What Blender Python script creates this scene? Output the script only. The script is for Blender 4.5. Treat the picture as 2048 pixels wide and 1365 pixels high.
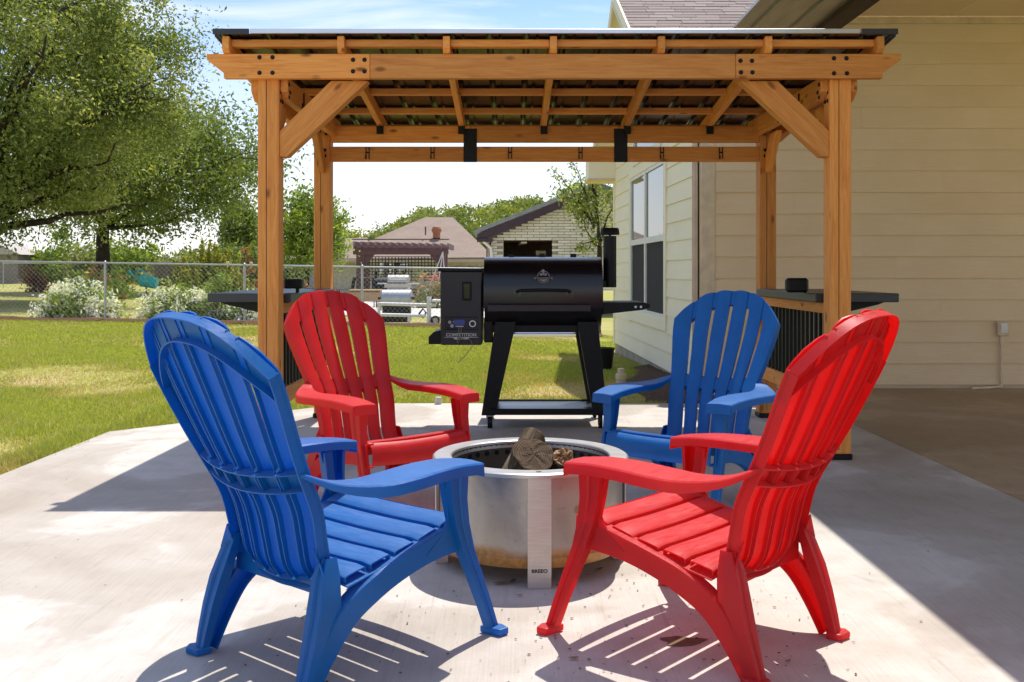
import bpy, bmesh, math, random
import numpy as np
from mathutils import Vector, Matrix, Euler
for o in list(bpy.data.objects): bpy.data.objects.remove(o)
S = bpy.context.scene
COL = S.collection
R = math.radians
random.seed(7)
# ------------------------------------------------------------------ camera, sky, sun, exposure
F, CH = 1950.0, 1.04
cam = bpy.data.cameras.new('camera'); camo = bpy.data.objects.new('camera', cam); COL.objects.link(camo)
camo.location = (0, 0, CH); camo.rotation_euler = (R(90), 0, 0)
cam.sensor_width = 36; cam.lens = F/2048*36; cam.shift_y = -(682.5-540)/2048
cam.clip_start = 0.05; cam.clip_end = 3000
S.camera = camo
SUNV = Vector((.175, .445, 1)).normalized()
EL = math.asin(SUNV.z); AZ = math.atan2(SUNV.x, SUNV.y)
W = bpy.data.worlds.new('World'); S.world = W; W.use_nodes = True
nt = W.node_tree; nt.nodes.clear()
def N(t, **k):
    n = nt.nodes.new(t)
    for a, b in k.items(): setattr(n, a, b)
    return n
wo = N('ShaderNodeOutputWorld'); bg = N('ShaderNodeBackground'); sky = N('ShaderNodeTexSky')
sky.sky_type = 'NISHITA'; sky.sun_disc = False; sky.sun_elevation = EL; sky.sun_rotation = AZ
sky.air_density = 1.0; sky.dust_density = 0.6; sky.ozone_density = 2.0
tc = N('ShaderNodeTexCoord'); mp = N('ShaderNodeMapping'); mp.inputs['Scale'].default_value = (1.6, 1.6, 7.0); mp.inputs['Rotation'].default_value = (0, R(8), R(20))
cn = N('ShaderNodeTexNoise'); cn.inputs['Scale'].default_value = 2.2; cn.inputs['Detail'].default_value = 9; cn.inputs['Roughness'].default_value = .58; cn.inputs['Distortion'].default_value = .7
cr = N('ShaderNodeValToRGB'); cr.color_ramp.elements[0].position = .44; cr.color_ramp.elements[1].position = .74
sx = N('ShaderNodeSeparateXYZ'); mr = N('ShaderNodeMapRange'); mr.inputs[1].default_value = .0; mr.inputs[2].default_value = .26; mr.inputs[3].default_value = .92; mr.inputs[4].default_value = .0
mx0 = N('ShaderNodeMath', operation='MULTIPLY'); mx0.inputs[1].default_value = .9
mxx = N('ShaderNodeMath', operation='MAXIMUM')
mx = N('ShaderNodeMix', data_type='RGBA'); mx.inputs[7].default_value = (3.15, 3.12, 3.0, 1)
L = nt.links.new
L(tc.outputs['Generated'], mp.inputs[0]); L(mp.outputs[0], cn.inputs[0]); L(cn.outputs[0], cr.inputs[0])
L(tc.outputs['Generated'], sx.inputs[0]); L(sx.outputs[2], mr.inputs[0])
L(cr.outputs[0], mx0.inputs[0]); L(mx0.outputs[0], mxx.inputs[0]); L(mr.outputs[0], mxx.inputs[1])
L(mxx.outputs[0], mx.inputs[0]); tn = N('ShaderNodeMix', data_type='RGBA', blend_type='MULTIPLY'); tn.inputs[0].default_value = 1; tn.inputs[7].default_value = (.40, .425, .50, 1)
L(sky.outputs[0], tn.inputs[6]); L(tn.outputs[2], mx.inputs[6]); L(mx.outputs[2], bg.inputs[0])
bg.inputs[1].default_value = 0.148
L(bg.outputs[0], wo.inputs[0])
sl = bpy.data.lights.new('sun', 'SUN'); sl.energy = 2.05; sl.angle = R(.53); sl.color = (1, .955, .88)
so = bpy.data.objects.new('sun', sl); COL.objects.link(so); so.location = (3, 8, 20)
so.rotation_euler = (-SUNV).to_track_quat('-Z', 'Y').to_euler()
S.view_settings.view_transform = 'Standard'; S.view_settings.look = 'None'; S.view_settings.gamma = 1
S.view_settings.use_curve_mapping = False; S.view_settings.exposure = 1.46
S.cycles.max_bounces = 6; S.cycles.diffuse_bounces = 3; S.cycles.glossy_bounces = 3; S.cycles.transparent_max_bounces = 8; S.cycles.use_denoising = True

# ------------------------------------------------------------------ helpers
def px(x, y, d): return Vector(((x-1024)*d/F, d, CH-(y-540)*d/F))
class MB:
    def __init__(s): s.v = []; s.f = []
    def add(s, vs, fs):
        b = len(s.v); s.v += [tuple(v) for v in vs]; s.f += [tuple(i+b for i in f) for f in fs]
    def box(s, c, size, ch=0.0, M=None):
        hx, hy, hz = size[0]/2, size[1]/2, size[2]/2
        if ch <= 0:
            vs = [(x, y, z) for x in (-hx, hx) for y in (-hy, hy) for z in (-hz, hz)]
            fs = [(0,1,3,2),(4,6,7,5),(0,4,5,1),(2,3,7,6),(0,2,6,4),(1,5,7,3)]
        else:
            ch = min(ch, hx*.9, hy*.9, hz*.9); vs = []; ix = {}
            for sx_ in (-1,1):
                for sy in (-1,1):
                    for sz in (-1,1):
                        for ax in range(3):
                            p = [sx_*hx, sy*hy, sz*hz]; sg = (sx_, sy, sz)
                            for k in range(3):
                                if k != ax: p[k] -= sg[k]*ch
                            ix[(sx_,sy,sz,ax)] = len(vs); vs.append(tuple(p))
            fs = []
            for ax in range(3):
                o1, o2 = [(1,2),(2,0),(0,1)][ax]
                for sg in (-1,1):
                    q = []
                    for a,b in ((-1,-1),(1,-1),(1,1),(-1,1)):
                        k = [0,0,0]; k[ax] = sg; k[o1] = a; k[o2] = b; q.append(ix[(*k,ax)])
                    fs.append(tuple(q if sg > 0 else q[::-1]))
            for ax in range(3):
                o1, o2 = [(1,2),(2,0),(0,1)][ax]
                for a in (-1,1):
                    for b in (-1,1):
                        k0=[0,0,0];k1=[0,0,0];k0[ax]=-1;k1[ax]=1
                        for k in (k0,k1): k[o1]=a;k[o2]=b
                        q=[ix[(*k0,o1)],ix[(*k1,o1)],ix[(*k1,o2)],ix[(*k0,o2)]]
                        fs.append(tuple(q if a*b < 0 else q[::-1]))
            for a in (-1,1):
                for b in (-1,1):
                    for c_ in (-1,1):
                        q=[ix[(a,b,c_,0)],ix[(a,b,c_,1)],ix[(a,b,c_,2)]]
                        fs.append(tuple(q if a*b*c_ > 0 else q[::-1]))
        out = []
        for v in vs:
            p = Vector(v)
            if M is not None: p = M @ p
            out.append(tuple(p+Vector(c)))
        s.add(out, fs); return s
    def bar(s, p0, p1, w, h, ch=0, up=(0,0,1)):
        p0, p1 = Vector(p0), Vector(p1); x = (p1-p0).normalized(); u = Vector(up)
        if abs(x.dot(u)) > .98: u = Vector((0,1,0))
        y = u.cross(x).normalized(); z = x.cross(y)
        M = Matrix((x, y, z)).transposed()
        return s.box((p0+p1)/2, ((p1-p0).length, w, h), ch, M)
    def tube(s, path, rad, n=8, cap=True):
        path = [Vector(p) for p in path]; m = len(path)
        if not hasattr(rad, '__len__'): rad = [rad]*m
        vs = []; prev = None
        for i, p in enumerate(path):
            t = (path[min(i+1,m-1)]-path[max(i-1,0)])
            t = t.normalized() if t.length > 1e-9 else Vector((0,0,1))
            if prev is None:
                a = t.orthogonal().normalized()
            else:
                a = (prev - t*prev.dot(t)); a = a.normalized() if a.length > 1e-6 else t.orthogonal().normalized()
            prev = a; b = t.cross(a)
            for k in range(n):
                an = 2*math.pi*k/n; vs.append(p+(a*math.cos(an)+b*math.sin(an))*rad[i])
        fs = []
        for i in range(m-1):
            for k in range(n):
                k2 = (k+1) % n; fs.append((i*n+k, i*n+k2, (i+1)*n+k2, (i+1)*n+k))
        if cap: fs.append(tuple(range(n-1,-1,-1))); fs.append(tuple(range((m-1)*n, m*n)))
        s.add(vs, fs); return s
    def prism(s, pts, vec):
        n = len(pts); vec = Vector(vec); a = [Vector(p) for p in pts]
        nr = Vector((0,0,0))
        for i in range(n): nr += a[i].cross(a[(i+1)%n])
        if nr.dot(vec) > 0: a = a[::-1]
        b = [p+vec for p in a]
        fs = [tuple(range(n)), tuple(range(2*n-1, n-1, -1))]
        for i in range(n):
            j = (i+1) % n; fs.append((j, i, n+i, n+j))
        s.add(a+b, fs); return s
    def lathe(s, prof, n=24, c=(0,0,0), a0=0, a1=2*math.pi, M=None):
        full = abs(a1-a0-2*math.pi) < 1e-6; m = n if full else n+1; vs = []; c = Vector(c)
        for k in range(m):
            a = a0+(a1-a0)*k/n
            for r, z in prof:
                p = Vector((r*math.cos(a), r*math.sin(a), z))
                if M is not None: p = M @ p
                vs.append(p+c)
        L_ = len(prof); fs = []
        for k in range(n):
            k2 = (k+1) % m
            for i in range(L_-1): fs.append((k*L_+i, k2*L_+i, k2*L_+i+1, k*L_+i+1))
        s.add(vs, fs); return s
    def disc(s, c, r, n, axis, h=0):
        axis = Vector(axis).normalized(); c = Vector(c)
        return s.tube([c, c+axis*max(h, 1e-4)], r, n)
    def grid(s, nu, nv, fn):
        vs = [fn(i/nu, j/nv) for j in range(nv+1) for i in range(nu+1)]; w = nu+1
        s.add(vs, [(j*w+i, j*w+i+1, (j+1)*w+i+1, (j+1)*w+i) for j in range(nv) for i in range(nu)]); return s
    def mesh(s, name, smooth=None):
        me = bpy.data.meshes.new(name); me.from_pydata([tuple(v) for v in s.v], [], s.f); me.update()
        if smooth:
            me.shade_smooth()
            me.set_sharp_from_angle(angle=R(smooth))
        return me
    def solidify(s, t, offset=0):
        n = len(s.v); nr = np.zeros((n,3)); V = np.array(s.v, float)
        edges = {}
        for f in s.f:
            a = V[list(f)]; c = np.zeros(3)
            for i in range(len(f)): c += np.cross(a[i], a[(i+1)%len(f)])
            ln = np.linalg.norm(c); c = c/ln if ln > 1e-14 else c
            for i in f: nr[i] += c
            for i in range(len(f)):
                e = (f[i], f[(i+1)%len(f)])
                if (e[1], e[0]) in edges: del edges[(e[1], e[0])]
                else: edges[e] = 1
        nr /= (np.linalg.norm(nr, axis=1, keepdims=True)+1e-12)
        top = V+nr*t*(.5+offset*.5); bot = V-nr*t*(.5-offset*.5)
        fs = list(s.f)+[tuple(i+n for i in f[::-1]) for f in s.f]
        for (a, b) in edges: fs.append((b, a, a+n, b+n))
        s.v = [tuple(p) for p in top]+[tuple(p) for p in bot]; s.f = fs; return s
    def build(s, name, mat, parent=None, loc=(0,0,0), rot=(0,0,0), smooth=None, solid=0, bevel=0, offset=0):
        if solid: s.solidify(solid, offset); solid = 0
        return link(name, s.mesh(name, smooth), mat, parent, loc, rot, solid, bevel, offset)
def link(name, me, mat, parent=None, loc=(0,0,0), rot=(0,0,0), solid=0, bevel=0, offset=0):
    if mat is not None and len(me.materials) == 0: me.materials.append(mat)
    o = bpy.data.objects.new(name, me); COL.objects.link(o); o.location = loc; o.rotation_euler = rot
    if parent is not None: o.parent = parent
    if solid:
        m = o.modifiers.new('thick', 'SOLIDIFY'); m.thickness = solid; m.offset = offset; m.use_even_offset = True; m.use_quality_normals = True
        m.thickness_clamp = 1.0
    if bevel:
        m = o.modifiers.new('bevel', 'BEVEL'); m.width = bevel; m.segments = 2; m.limit_method = 'ANGLE'; m.angle_limit = R(40)
    return o
def thing(name, label, cat, loc=(0,0,0), rotz=0, group=None):
    o = bpy.data.objects.new(name, None); COL.objects.link(o); o.location = loc; o.rotation_euler = (0,0,rotz)
    o.empty_display_size = .2
    return tag(o, label, cat, group)
def tag(o, label=None, cat=None, group=None, kind=None):
    if label: o['label'] = label
    if cat: o['category'] = cat
    if group: o['group'] = group
    if kind: o['kind'] = kind
    return o
def copy_tree(o, parent=None):
    c = o.copy(); COL.objects.link(c); c.parent = parent
    for ch in list(o.children): copy_tree(ch, c)
    return c
def board(name, p0, p1, w, h, mat, parent, ch=.004, up=(0,0,1), prof=None):
    """timber with its length on local X; prof = side outline (x,z) when the ends are cut"""
    p0, p1 = Vector(p0), Vector(p1); x = (p1-p0); Ln = x.length; x.normalize(); u = Vector(up)
    if abs(x.dot(u)) > .98: u = Vector((0,1,0))
    y = u.cross(x).normalized(); z = x.cross(y)
    b = MB()
    if prof is None: b.box((Ln/2,0,0), (Ln, w, h), ch)
    else: b.prism([(a, -w/2, c) for a, c in prof], (0, w, 0))
    o = b.build(name, mat, parent, bevel=(0 if prof is None else .004))
    M = Matrix((x, y, z)).transposed().to_4x4(); M.translation = p0
    o.matrix_local = M
    return o
def np_mesh(name, V, Fq, mat, tint=None, parent=None):
    """V (n,3); Fq (m,k) constant face size"""
    me = bpy.data.meshes.new(name); m, k = Fq.shape
    me.vertices.add(len(V)); me.vertices.foreach_set('co', V.astype(np.float32).ravel())
    me.loops.add(m*k); me.loops.foreach_set('vertex_index', Fq.astype(np.int32).ravel())
    me.polygons.add(m); me.polygons.foreach_set('loop_start', np.arange(0, m*k, k, dtype=np.int32))
    me.update(calc_edges=True)
    if tint is not None:
        a = me.attributes.new('tint', 'FLOAT', 'FACE'); a.data.foreach_set('value', tint.astype(np.float32))
    me.materials.append(mat)
    o = bpy.data.objects.new(name, me); COL.objects.link(o); o.parent = parent
    return o
# ------------------------------------------------------------------ materials
class Mt:
    def __init__(s, name):
        s.m = bpy.data.materials.new(name); s.m.use_nodes = True; s.t = s.m.node_tree; s.b = s.t.nodes['Principled BSDF']; s.out = s.t.nodes['Material Output']
    def n(s, t, **k):
        x = s.t.nodes.new(t)
        for a, b in k.items():
            if a.startswith('i_'): x.inputs[int(a[2:])].default_value = b
            else: setattr(x, a, b)
        return x
    def l(s, a, b): s.t.links.new(a, b)
    def noise(s, scale, detail=4, rough=.55, vec=None, dist=0):
        x = s.n('ShaderNodeTexNoise'); x.inputs['Scale'].default_value = scale; x.inputs['Detail'].default_value = detail; x.inputs['Roughness'].default_value = rough; x.inputs['Distortion'].default_value = dist
        if vec is not None: s.l(vec, x.inputs['Vector'])
        return x.outputs[0]
    def coord(s, scale=(1,1,1), kind='Object', rnd=True):
        t = s.n('ShaderNodeTexCoord'); m = s.n('ShaderNodeMapping'); m.inputs['Scale'].default_value = scale
        s.l(t.outputs[kind], m.inputs[0])
        if rnd:
            oi = s.n('ShaderNodeObjectInfo'); c = s.n('ShaderNodeMath', operation='MULTIPLY', i_1=37.0); s.l(oi.outputs['Random'], c.inputs[0])
            cb = s.n('ShaderNodeCombineXYZ'); s.l(c.outputs[0], cb.inputs[0]); s.l(c.outputs[0], cb.inputs[1]); s.l(c.outputs[0], cb.inputs[2])
            s.l(cb.outputs[0], m.inputs['Location'])
        return m.outputs[0]
    def ramp(s, fac, stops):
        r = s.n('ShaderNodeValToRGB'); e = r.color_ramp.elements
        while len(e) < len(stops): e.new(.5)
        for i, (p, c) in enumerate(stops):
            e[i].position = p; e[i].color = (*c, 1) if len(c) == 3 else c
        s.l(fac, r.inputs[0]); return r.outputs[0]
    def mix(s, fac, a, b, mode='MIX'):
        x = s.n('ShaderNodeMix', data_type='RGBA', blend_type=mode)
        for sock, v in ((x.inputs[0], fac), (x.inputs[6], a), (x.inputs[7], b)):
            if isinstance(v, (int, float)): sock.default_value = v
            elif isinstance(v, tuple): sock.default_value = (*v, 1) if len(v) == 3 else v
            else: s.l(v, sock)
        return x.outputs[2]
    def bump(s, h, strength=.3, dist=.01):
        x = s.n('ShaderNodeBump'); x.inputs['Strength'].default_value = strength; x.inputs['Distance'].default_value = dist
        s.l(h, x.inputs['Height']); s.l(x.outputs[0], s.b.inputs['Normal'])
    def col(s, c):
        if isinstance(c, tuple): s.b.inputs['Base Color'].default_value = (*c, 1)
        else: s.l(c, s.b.inputs['Base Color'])
    def set(s, rough=.6, metal=0, spec=.5):
        s.b.inputs['Roughness'].default_value = rough; s.b.inputs['Metallic'].default_value = metal; s.b.inputs['Specular IOR Level'].default_value = spec; return s
def simple(name, c, rough=.6, metal=0, spec=.5, var=.12, scale=6, bump=0, bscale=60, rnd=True):
    m = Mt(name); m.set(rough, metal, spec); co = m.coord(rnd=rnd)
    nz = m.noise(scale, 5, .6, co)
    lo = tuple(max(0, x*(1-var)) for x in c); hi = tuple(min(1, x*(1+var)) for x in c)
    m.col(m.ramp(nz, [(.3, lo), (.7, hi)]))
    if bump: m.bump(m.noise(bscale, 3, .6, co), bump, .004)
    return m.m
def wood(name, c0, c1, c2, rough=.6, knots=True, wax=(1,1)):
    m = Mt(name); m.set(rough, 0, .35)
    co = m.coord((1.1, 14, 14)); n1 = m.noise(3.0, 6, .62, co, 1.2)
    co2 = m.coord((2.5, 90, 90)); n2 = m.noise(2.0, 3, .6, co2)
    base = m.ramp(n1, [(.3, c0), (.52, c1), (.72, c2)])
    base = m.mix(.22, base, m.ramp(n2, [(.35, c0), (.65, c2)]))
    oi = m.n('ShaderNodeObjectInfo'); hv = m.n('ShaderNodeHueSaturation')
    mr_ = m.n('ShaderNodeMapRange', i_3=.70, i_4=1.12); m.l(oi.outputs['Random'], mr_.inputs[0]); m.l(mr_.outputs[0], hv.inputs['Value']); m.l(base, hv.inputs['Color'])
    base = hv.outputs[0]
    if knots:
        kc = m.coord((4.2, 10, 10)); v = m.n('ShaderNodeTexVoronoi'); v.inputs['Scale'].default_value = 1.0; m.l(kc, v.inputs['Vector'])
        kf = m.ramp(v.outputs['Distance'], [(.07, (1,1,1)), (.17, (0,0,0))])
        base = m.mix(kf, base, tuple(x*.42 for x in c0))
    m.col(base); m.bump(n2, .25, .003)
    return m.m
def foliage(name, c0, c1, c2, trans=.35, rough=.5):
    m = Mt(name); m.set(rough, 0, .35)
    a = m.n('ShaderNodeAttribute', attribute_name='tint')
    c = m.ramp(a.outputs['Fac'], [(.0, c0), (.55, c1), (1.0, c2)]); m.col(c)
    tr = m.n('ShaderNodeBsdfTranslucent'); m.l(m.mix(1.0, c, (1.25, 1.2, .55), 'MULTIPLY'), tr.inputs[0])
    mx_ = m.n('ShaderNodeMixShader', i_0=trans); m.l(m.b.outputs[0], mx_.inputs[1]); m.l(tr.outputs[0], mx_.inputs[2]); m.l(mx_.outputs[0], m.out.inputs[0])
    return m.m
def plastic(name, c, tc, trans):
    m = Mt(name); m.set(.36, 0, .5); co = m.coord()
    nz = m.noise(9, 4, .6, co)
    col = m.ramp(nz, [(.3, tuple(x*.9 for x in c)), (.75, tuple(min(1, x*1.1+.004) for x in c))]); 
    sc = m.coord((5, 40, 40)); sm = m.noise(3, 3, .6, sc); 
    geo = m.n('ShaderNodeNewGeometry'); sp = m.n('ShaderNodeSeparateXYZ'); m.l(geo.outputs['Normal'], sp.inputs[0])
    wear_lit = m.n('ShaderNodeMath', operation='MULTIPLY'); up = m.n('ShaderNodeMapRange', i_1=.6, i_2=.95, i_3=0, i_4=.42); m.l(sp.outputs[2], up.inputs[0])
    m.l(up.outputs[0], wear_lit.inputs[0]); m.l(sm, wear_lit.inputs[1])
    col = m.mix(wear_lit.outputs[0], col, tuple(min(1, x*.8+.30) for x in c)); m.col(col)  # worn streaks plus sunlit lightening painted onto upward faces
    m.l(m.ramp(sm, [(.3, (.3,)*3), (.7, (.46,)*3)]), m.b.inputs['Roughness'])
    gc = m.coord((30, 6, 60)); m.bump(m.noise(5, 4, .6, gc, 1.5), .16, .002)
    tr = m.n('ShaderNodeBsdfTranslucent', i_0=(*tc, 1)); mx_ = m.n('ShaderNodeMixShader', i_0=trans)
    m.l(m.b.outputs[0], mx_.inputs[1]); m.l(tr.outputs[0], mx_.inputs[2]); m.l(mx_.outputs[0], m.out.inputs[0])
    return m.m
M = {}
M['cedar'] = wood('cedar', (.68,.225,.040), (.87,.335,.070), (.95,.44,.115))
M['black'] = simple('black_powder_coat', (.006,.006,.007), .45, 0, .28, .3, 30, .1, 300)
M['blackgloss'] = simple('black_enamel', (.006,.006,.008), .22, 0, .5, .2, 8)
M['slate'] = simple('dark_grey_powder_coat', (.035,.037,.042), .4, 0, .5, .15, 10, .08, 300)
M['bolt'] = simple('bolt_black', (.015,.015,.017), .45, .6)
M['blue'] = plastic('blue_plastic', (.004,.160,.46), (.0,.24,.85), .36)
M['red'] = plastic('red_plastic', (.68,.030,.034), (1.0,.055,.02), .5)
M['roofmetal'] = simple('bronze_roof_metal', (.06,.058,.055), .25, .85, .5, .2, 3)
M['silver'] = simple('silver_trim', (.72,.73,.75), .3, .9, .5, .08, 5)
M['white'] = simple('white_paint', (.78,.77,.74), .5, 0, .5, .06, 8)
M['galv'] = simple('galvanised_steel', (.44,.45,.45), .42, .75, .5, .15, 12)
# ------------------------------------------------------------------ ground, patio, lawn
def sm01(a, b, x):
    t = np.clip((np.asarray(x, float)-a)/(b-a), 0, 1); return t*t*(3-2*t)
def gz(x, y):
    x = np.asarray(x, float); y = np.asarray(y, float)
    t = np.clip((y-8)/10, 0, 1)
    z = -.055 + np.clip(-(x+.6), 0, 16)*.016*t - .17*t*sm01(-.5, 1.5, x)
    z = z - .52*np.clip((y-18.4)/28, 0, 1)*sm01(-13, -5, x)
    return z
def gzf(x, y): return float(gz(x, y))
def lump(x, y):
    return (np.sin(x*1.3+.7*np.sin(y*.9))+np.sin(y*1.7+1.1*np.sin(x*.8+2))+.6*np.sin(x*3.1+y*2.3)+.5*np.sin(x*5.3-y*4.1+1))/3.1
m = Mt('lawn_soil'); m.set(.95, 0, .1); co = m.coord(rnd=False)
a = m.noise(.9, 5, .6, co); b = m.noise(25, 4, .6, co)
gcol = m.ramp(b, [(.3, (.22,.24,.05)), (.7, (.38,.37,.10))])
dry = m.ramp(b, [(.3, (.36,.27,.14)), (.7, (.56,.43,.24))])
m.col(m.mix(m.ramp(a, [(.46, (0,0,0)), (.66, (.75,.75,.75))]), gcol, dry)); m.bump(b, .6, .02); M['lawn'] = m.m
xs = np.concatenate([[-1500,-500,-200,-90,-55], np.arange(-40, 40.1, 1.0), [55,90,200,500,1500]])
ys = np.concatenate([[-300,-60,-15], np.arange(-4, 60.1, 1.0), [75,100,150,250,500,1200,2500]])
XX, YY = np.meshgrid(xs, ys); ZZ = gz(XX, YY); nx, ny = len(xs), len(ys)
idx = np.arange(nx*ny).reshape(ny, nx)
Fq = np.stack([idx[:-1,:-1], idx[:-1,1:], idx[1:,1:], idx[1:,:-1]], -1).reshape(-1, 4)
lawn = np_mesh('lawn', np.stack([XX, YY, ZZ], -1).reshape(-1, 3), Fq, M['lawn']); tag(lawn, kind='structure')

def concrete(name, lo, mid, hi, stain):
    m = Mt(name); m.set(.82, 0, .3); co = m.coord(rnd=False)
    big = m.noise(.75, 5, .55, co, .6); fine = m.noise(55, 4, .65, co); midn = m.noise(5, 6, .65, co)
    br = m.coord((170, 3, 3), rnd=False); broom = m.noise(1.0, 2, .5, br)
    c = m.ramp(midn, [(.3, lo), (.52, mid), (.72, hi)])
    c = m.mix(m.ramp(big, [(.485, (0,0,0)), (.515, (.42,.42,.42)), (.60, (.62,.62,.62)), (.70, (.9,.9,.9))]), c, stain)
    sc = m.coord((1.3, 1.3, 1.3), rnd=False); s2 = m.noise(2.6, 8, .7, sc, 1.2)
    c = m.mix(m.ramp(s2, [(.60, (0,0,0)), (.74, (.5,.5,.5))]), c, tuple(x*.55 for x in stain))
    v = m.n('ShaderNodeTexVoronoi'); v.inputs['Scale'].default_value = 16; m.l(co, v.inputs['Vector'])
    c = m.mix(m.ramp(v.outputs['Distance'], [(.02, (.5,.5,.5)), (.05, (0,0,0))]), c, (.10,.075,.05))
    c = m.mix(.16, c, m.ramp(m.noise(140, 5, .75, co), [(.3, tuple(x*.6 for x in mid)), (.7, hi)]))
    stk = m.noise(1.0, 6, .7, m.coord((26, 2.2, 2), rnd=False), .5); c = m.mix(m.ramp(stk, [(.58, (0,0,0)), (.75, (.45,.45,.45))]), c, tuple(x*.8 for x in stain))
    c = m.mix(.14, c, m.ramp(broom, [(.35, tuple(x*.7 for x in mid)), (.65, hi)]))
    m.col(c); ad = m.n('ShaderNodeMath', operation='ADD'); m.l(fine, ad.inputs[0]); m.l(broom, ad.inputs[1]); m.bump(ad.outputs[0], .22, .0025)
    return m.m
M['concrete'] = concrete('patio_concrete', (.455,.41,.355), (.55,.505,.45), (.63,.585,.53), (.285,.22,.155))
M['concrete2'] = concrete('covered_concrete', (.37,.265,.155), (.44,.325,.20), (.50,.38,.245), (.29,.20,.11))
tag(MB().prism([(-2.6,-5,-.14),(-2.6,6.27,-.14),(-1.27,7.6,-.14),(1.67,7.6,-.14),(1.67,8.63,-.14),(2.30,8.63,-.14),(2.30,-5,-.14)], (0,0,.14)).build('patio', M['concrete'], bevel=.008), kind='structure')
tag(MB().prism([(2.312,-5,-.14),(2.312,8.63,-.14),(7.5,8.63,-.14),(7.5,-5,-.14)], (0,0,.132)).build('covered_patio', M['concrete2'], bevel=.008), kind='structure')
M['mulch'] = simple('mulch', (.13,.075,.04), .95, 0, .1, .5, 40, .9, 50)
mb = MB()
mb.grid(60, 4, lambda u, v: (-10.6+12.3*u, 18.15+.75*v, gzf(-10.6+12.3*u, 18.15+.75*v)+.005+.05*math.sin(math.pi*v)+random.uniform(0,.03)))
tag(mb.build('mulch_bed', M['mulch']), kind='structure')
mb = MB()
def soil(u, v):
    y = 7.66+3.6*u; x0 = 1.0+.30*u+.08*math.sin(9*u); x = x0+(1.75-x0)*v
    return (x, y, gzf(x, y)+.006+.05*math.sin(math.pi*min(1, v*.7))+random.uniform(0,.012))
tag(mb.grid(40, 8, soil).build('soil_bed', simple('soil', (.085,.055,.032), .95, 0, .1, .45, 35, .9, 60)), kind='structure')
# grass
M['grass'] = foliage('grass_blades', (.56,.43,.20), (.27,.345,.05), (.52,.54,.11), .4, .6)
rng = np.random.default_rng(3)
def blades(n, x0, x1, y0, y1, ln, wd):
    x = rng.uniform(x0, x1, n); y = rng.uniform(y0, y1, n)
    onp = ((x > -2.61) & (x < 2.3) & (y < 7.61) & ((y-6.27) < (x+2.6)+.01)) | (x > 1.2+.0*y) & (y < 9.3)
    vis = (x > -.56*y-.3) & (y < 18.25)
    dryv = lump(x*.9, y*.9)*.5+.5; keep = vis & ~onp & (rng.random(n) > np.clip((dryv-.48)*2.6, 0, .8))
    x, y, dryv = x[keep], y[keep], dryv[keep]; n = len(x); z = gz(x, y)-.004
    hsz = ln*rng.uniform(.5, 1.25, n)*(1-.35*np.clip((dryv-.5)*2, 0, 1)); an = rng.uniform(0, 2*np.pi, n); w = wd*rng.uniform(.6, 1.3, n)
    le = rng.uniform(.1, .9, n)*hsz; la = rng.uniform(0, 2*np.pi, n)
    a = np.stack([x-np.cos(an)*w, y-np.sin(an)*w, z], -1); b = np.stack([x+np.cos(an)*w, y+np.sin(an)*w, z], -1)
    c = np.stack([x+np.cos(la)*le, y+np.sin(la)*le, z+hsz*.75], -1)
    t = np.clip(.66+.12*lump(x*2.3+3, y*2.1)+.26*rng.standard_normal(n)-np.clip((dryv-.5)*2.2, 0, .85), 0, 1)
    return np.stack([a, b, c], 1).reshape(-1, 3), t
parts = [blades(16000, -2.85, -2.6, 4.6, 6.4, .10, .0045), blades(12000, -1.4, 1.2, 7.58, 7.8, .085, .0045), blades(14000, -2.75, -1.2, 6.2, 7.8, .09, .0045), blades(210000, -6.2, -1.0, 4.7, 9.2, .05, .0042), blades(110000, -1.6, 1.6, 7.6, 12, .045, .005),
         blades(190000, -8.0, 1.9, 9.2, 13.5, .05, .007), blades(120000, -10.5, 1.9, 13.5, 18.3, .055, .011)]
V = np.concatenate([p[0] for p in parts]); T = np.concatenate([p[1] for p in parts])
tag(np_mesh('lawn_grass', V, np.arange(len(V)).reshape(-1, 3), M['grass'], T), 'short patchy yellow green grass of the lawn behind the patio', 'grass', kind='stuff')
# debris on the patio
M['debris'] = simple('dry_debris', (.075,.05,.03), .9, 0, .2, .6, 30)
def bits(name, n, fx, smin, smax, label):
    Vs = []; Fs = []
    for i in range(n):
        x, y = fx()
        l_ = random.uniform(smin, smax); w_ = l_*random.uniform(.25,.7); a_ = random.uniform(0, 6.3); c, s_ = math.cos(a_), math.sin(a_)
        b0 = len(Vs); z0 = .0035
        for (u, v, q) in ((-l_,0,.0),(0,-w_,.25),(l_,0,.0),(0,w_,.35)):
            Vs.append((x+u*c-v*s_, y+u*s_+v*c, z0+q*w_*.6))
        Fs.append((b0, b0+1, b0+2, b0+3))
    return tag(np_mesh(name, np.array(Vs), np.array(Fs), M['debris']), label, 'leaf litter', kind='stuff')
def spread():
    r = random.random()
    if r < .40: return random.uniform(.05,.9), random.uniform(2.45,3.35)
    if r < .58: return random.uniform(-.7,.1), random.uniform(2.4,3.3)
    if r < .8: return random.uniform(2.35,4.5), random.uniform(3.5,8.4)
    return random.uniform(-2.4,2.2), random.uniform(2.3,6.4)
bits('leaf_litter', 520, spread, .0018, .0075, 'dark crumbs of dry leaf scattered over the concrete patio')
m = Mt('water_stain'); m.set(.8, 0, .2); co = m.coord(rnd=False); m.col(m.ramp(m.noise(30, 4, .6, co), [(.3, (.12,.075,.04)), (.7, (.21,.145,.085))])); M['stain'] = m.m
mb = MB(); pts = []
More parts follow.
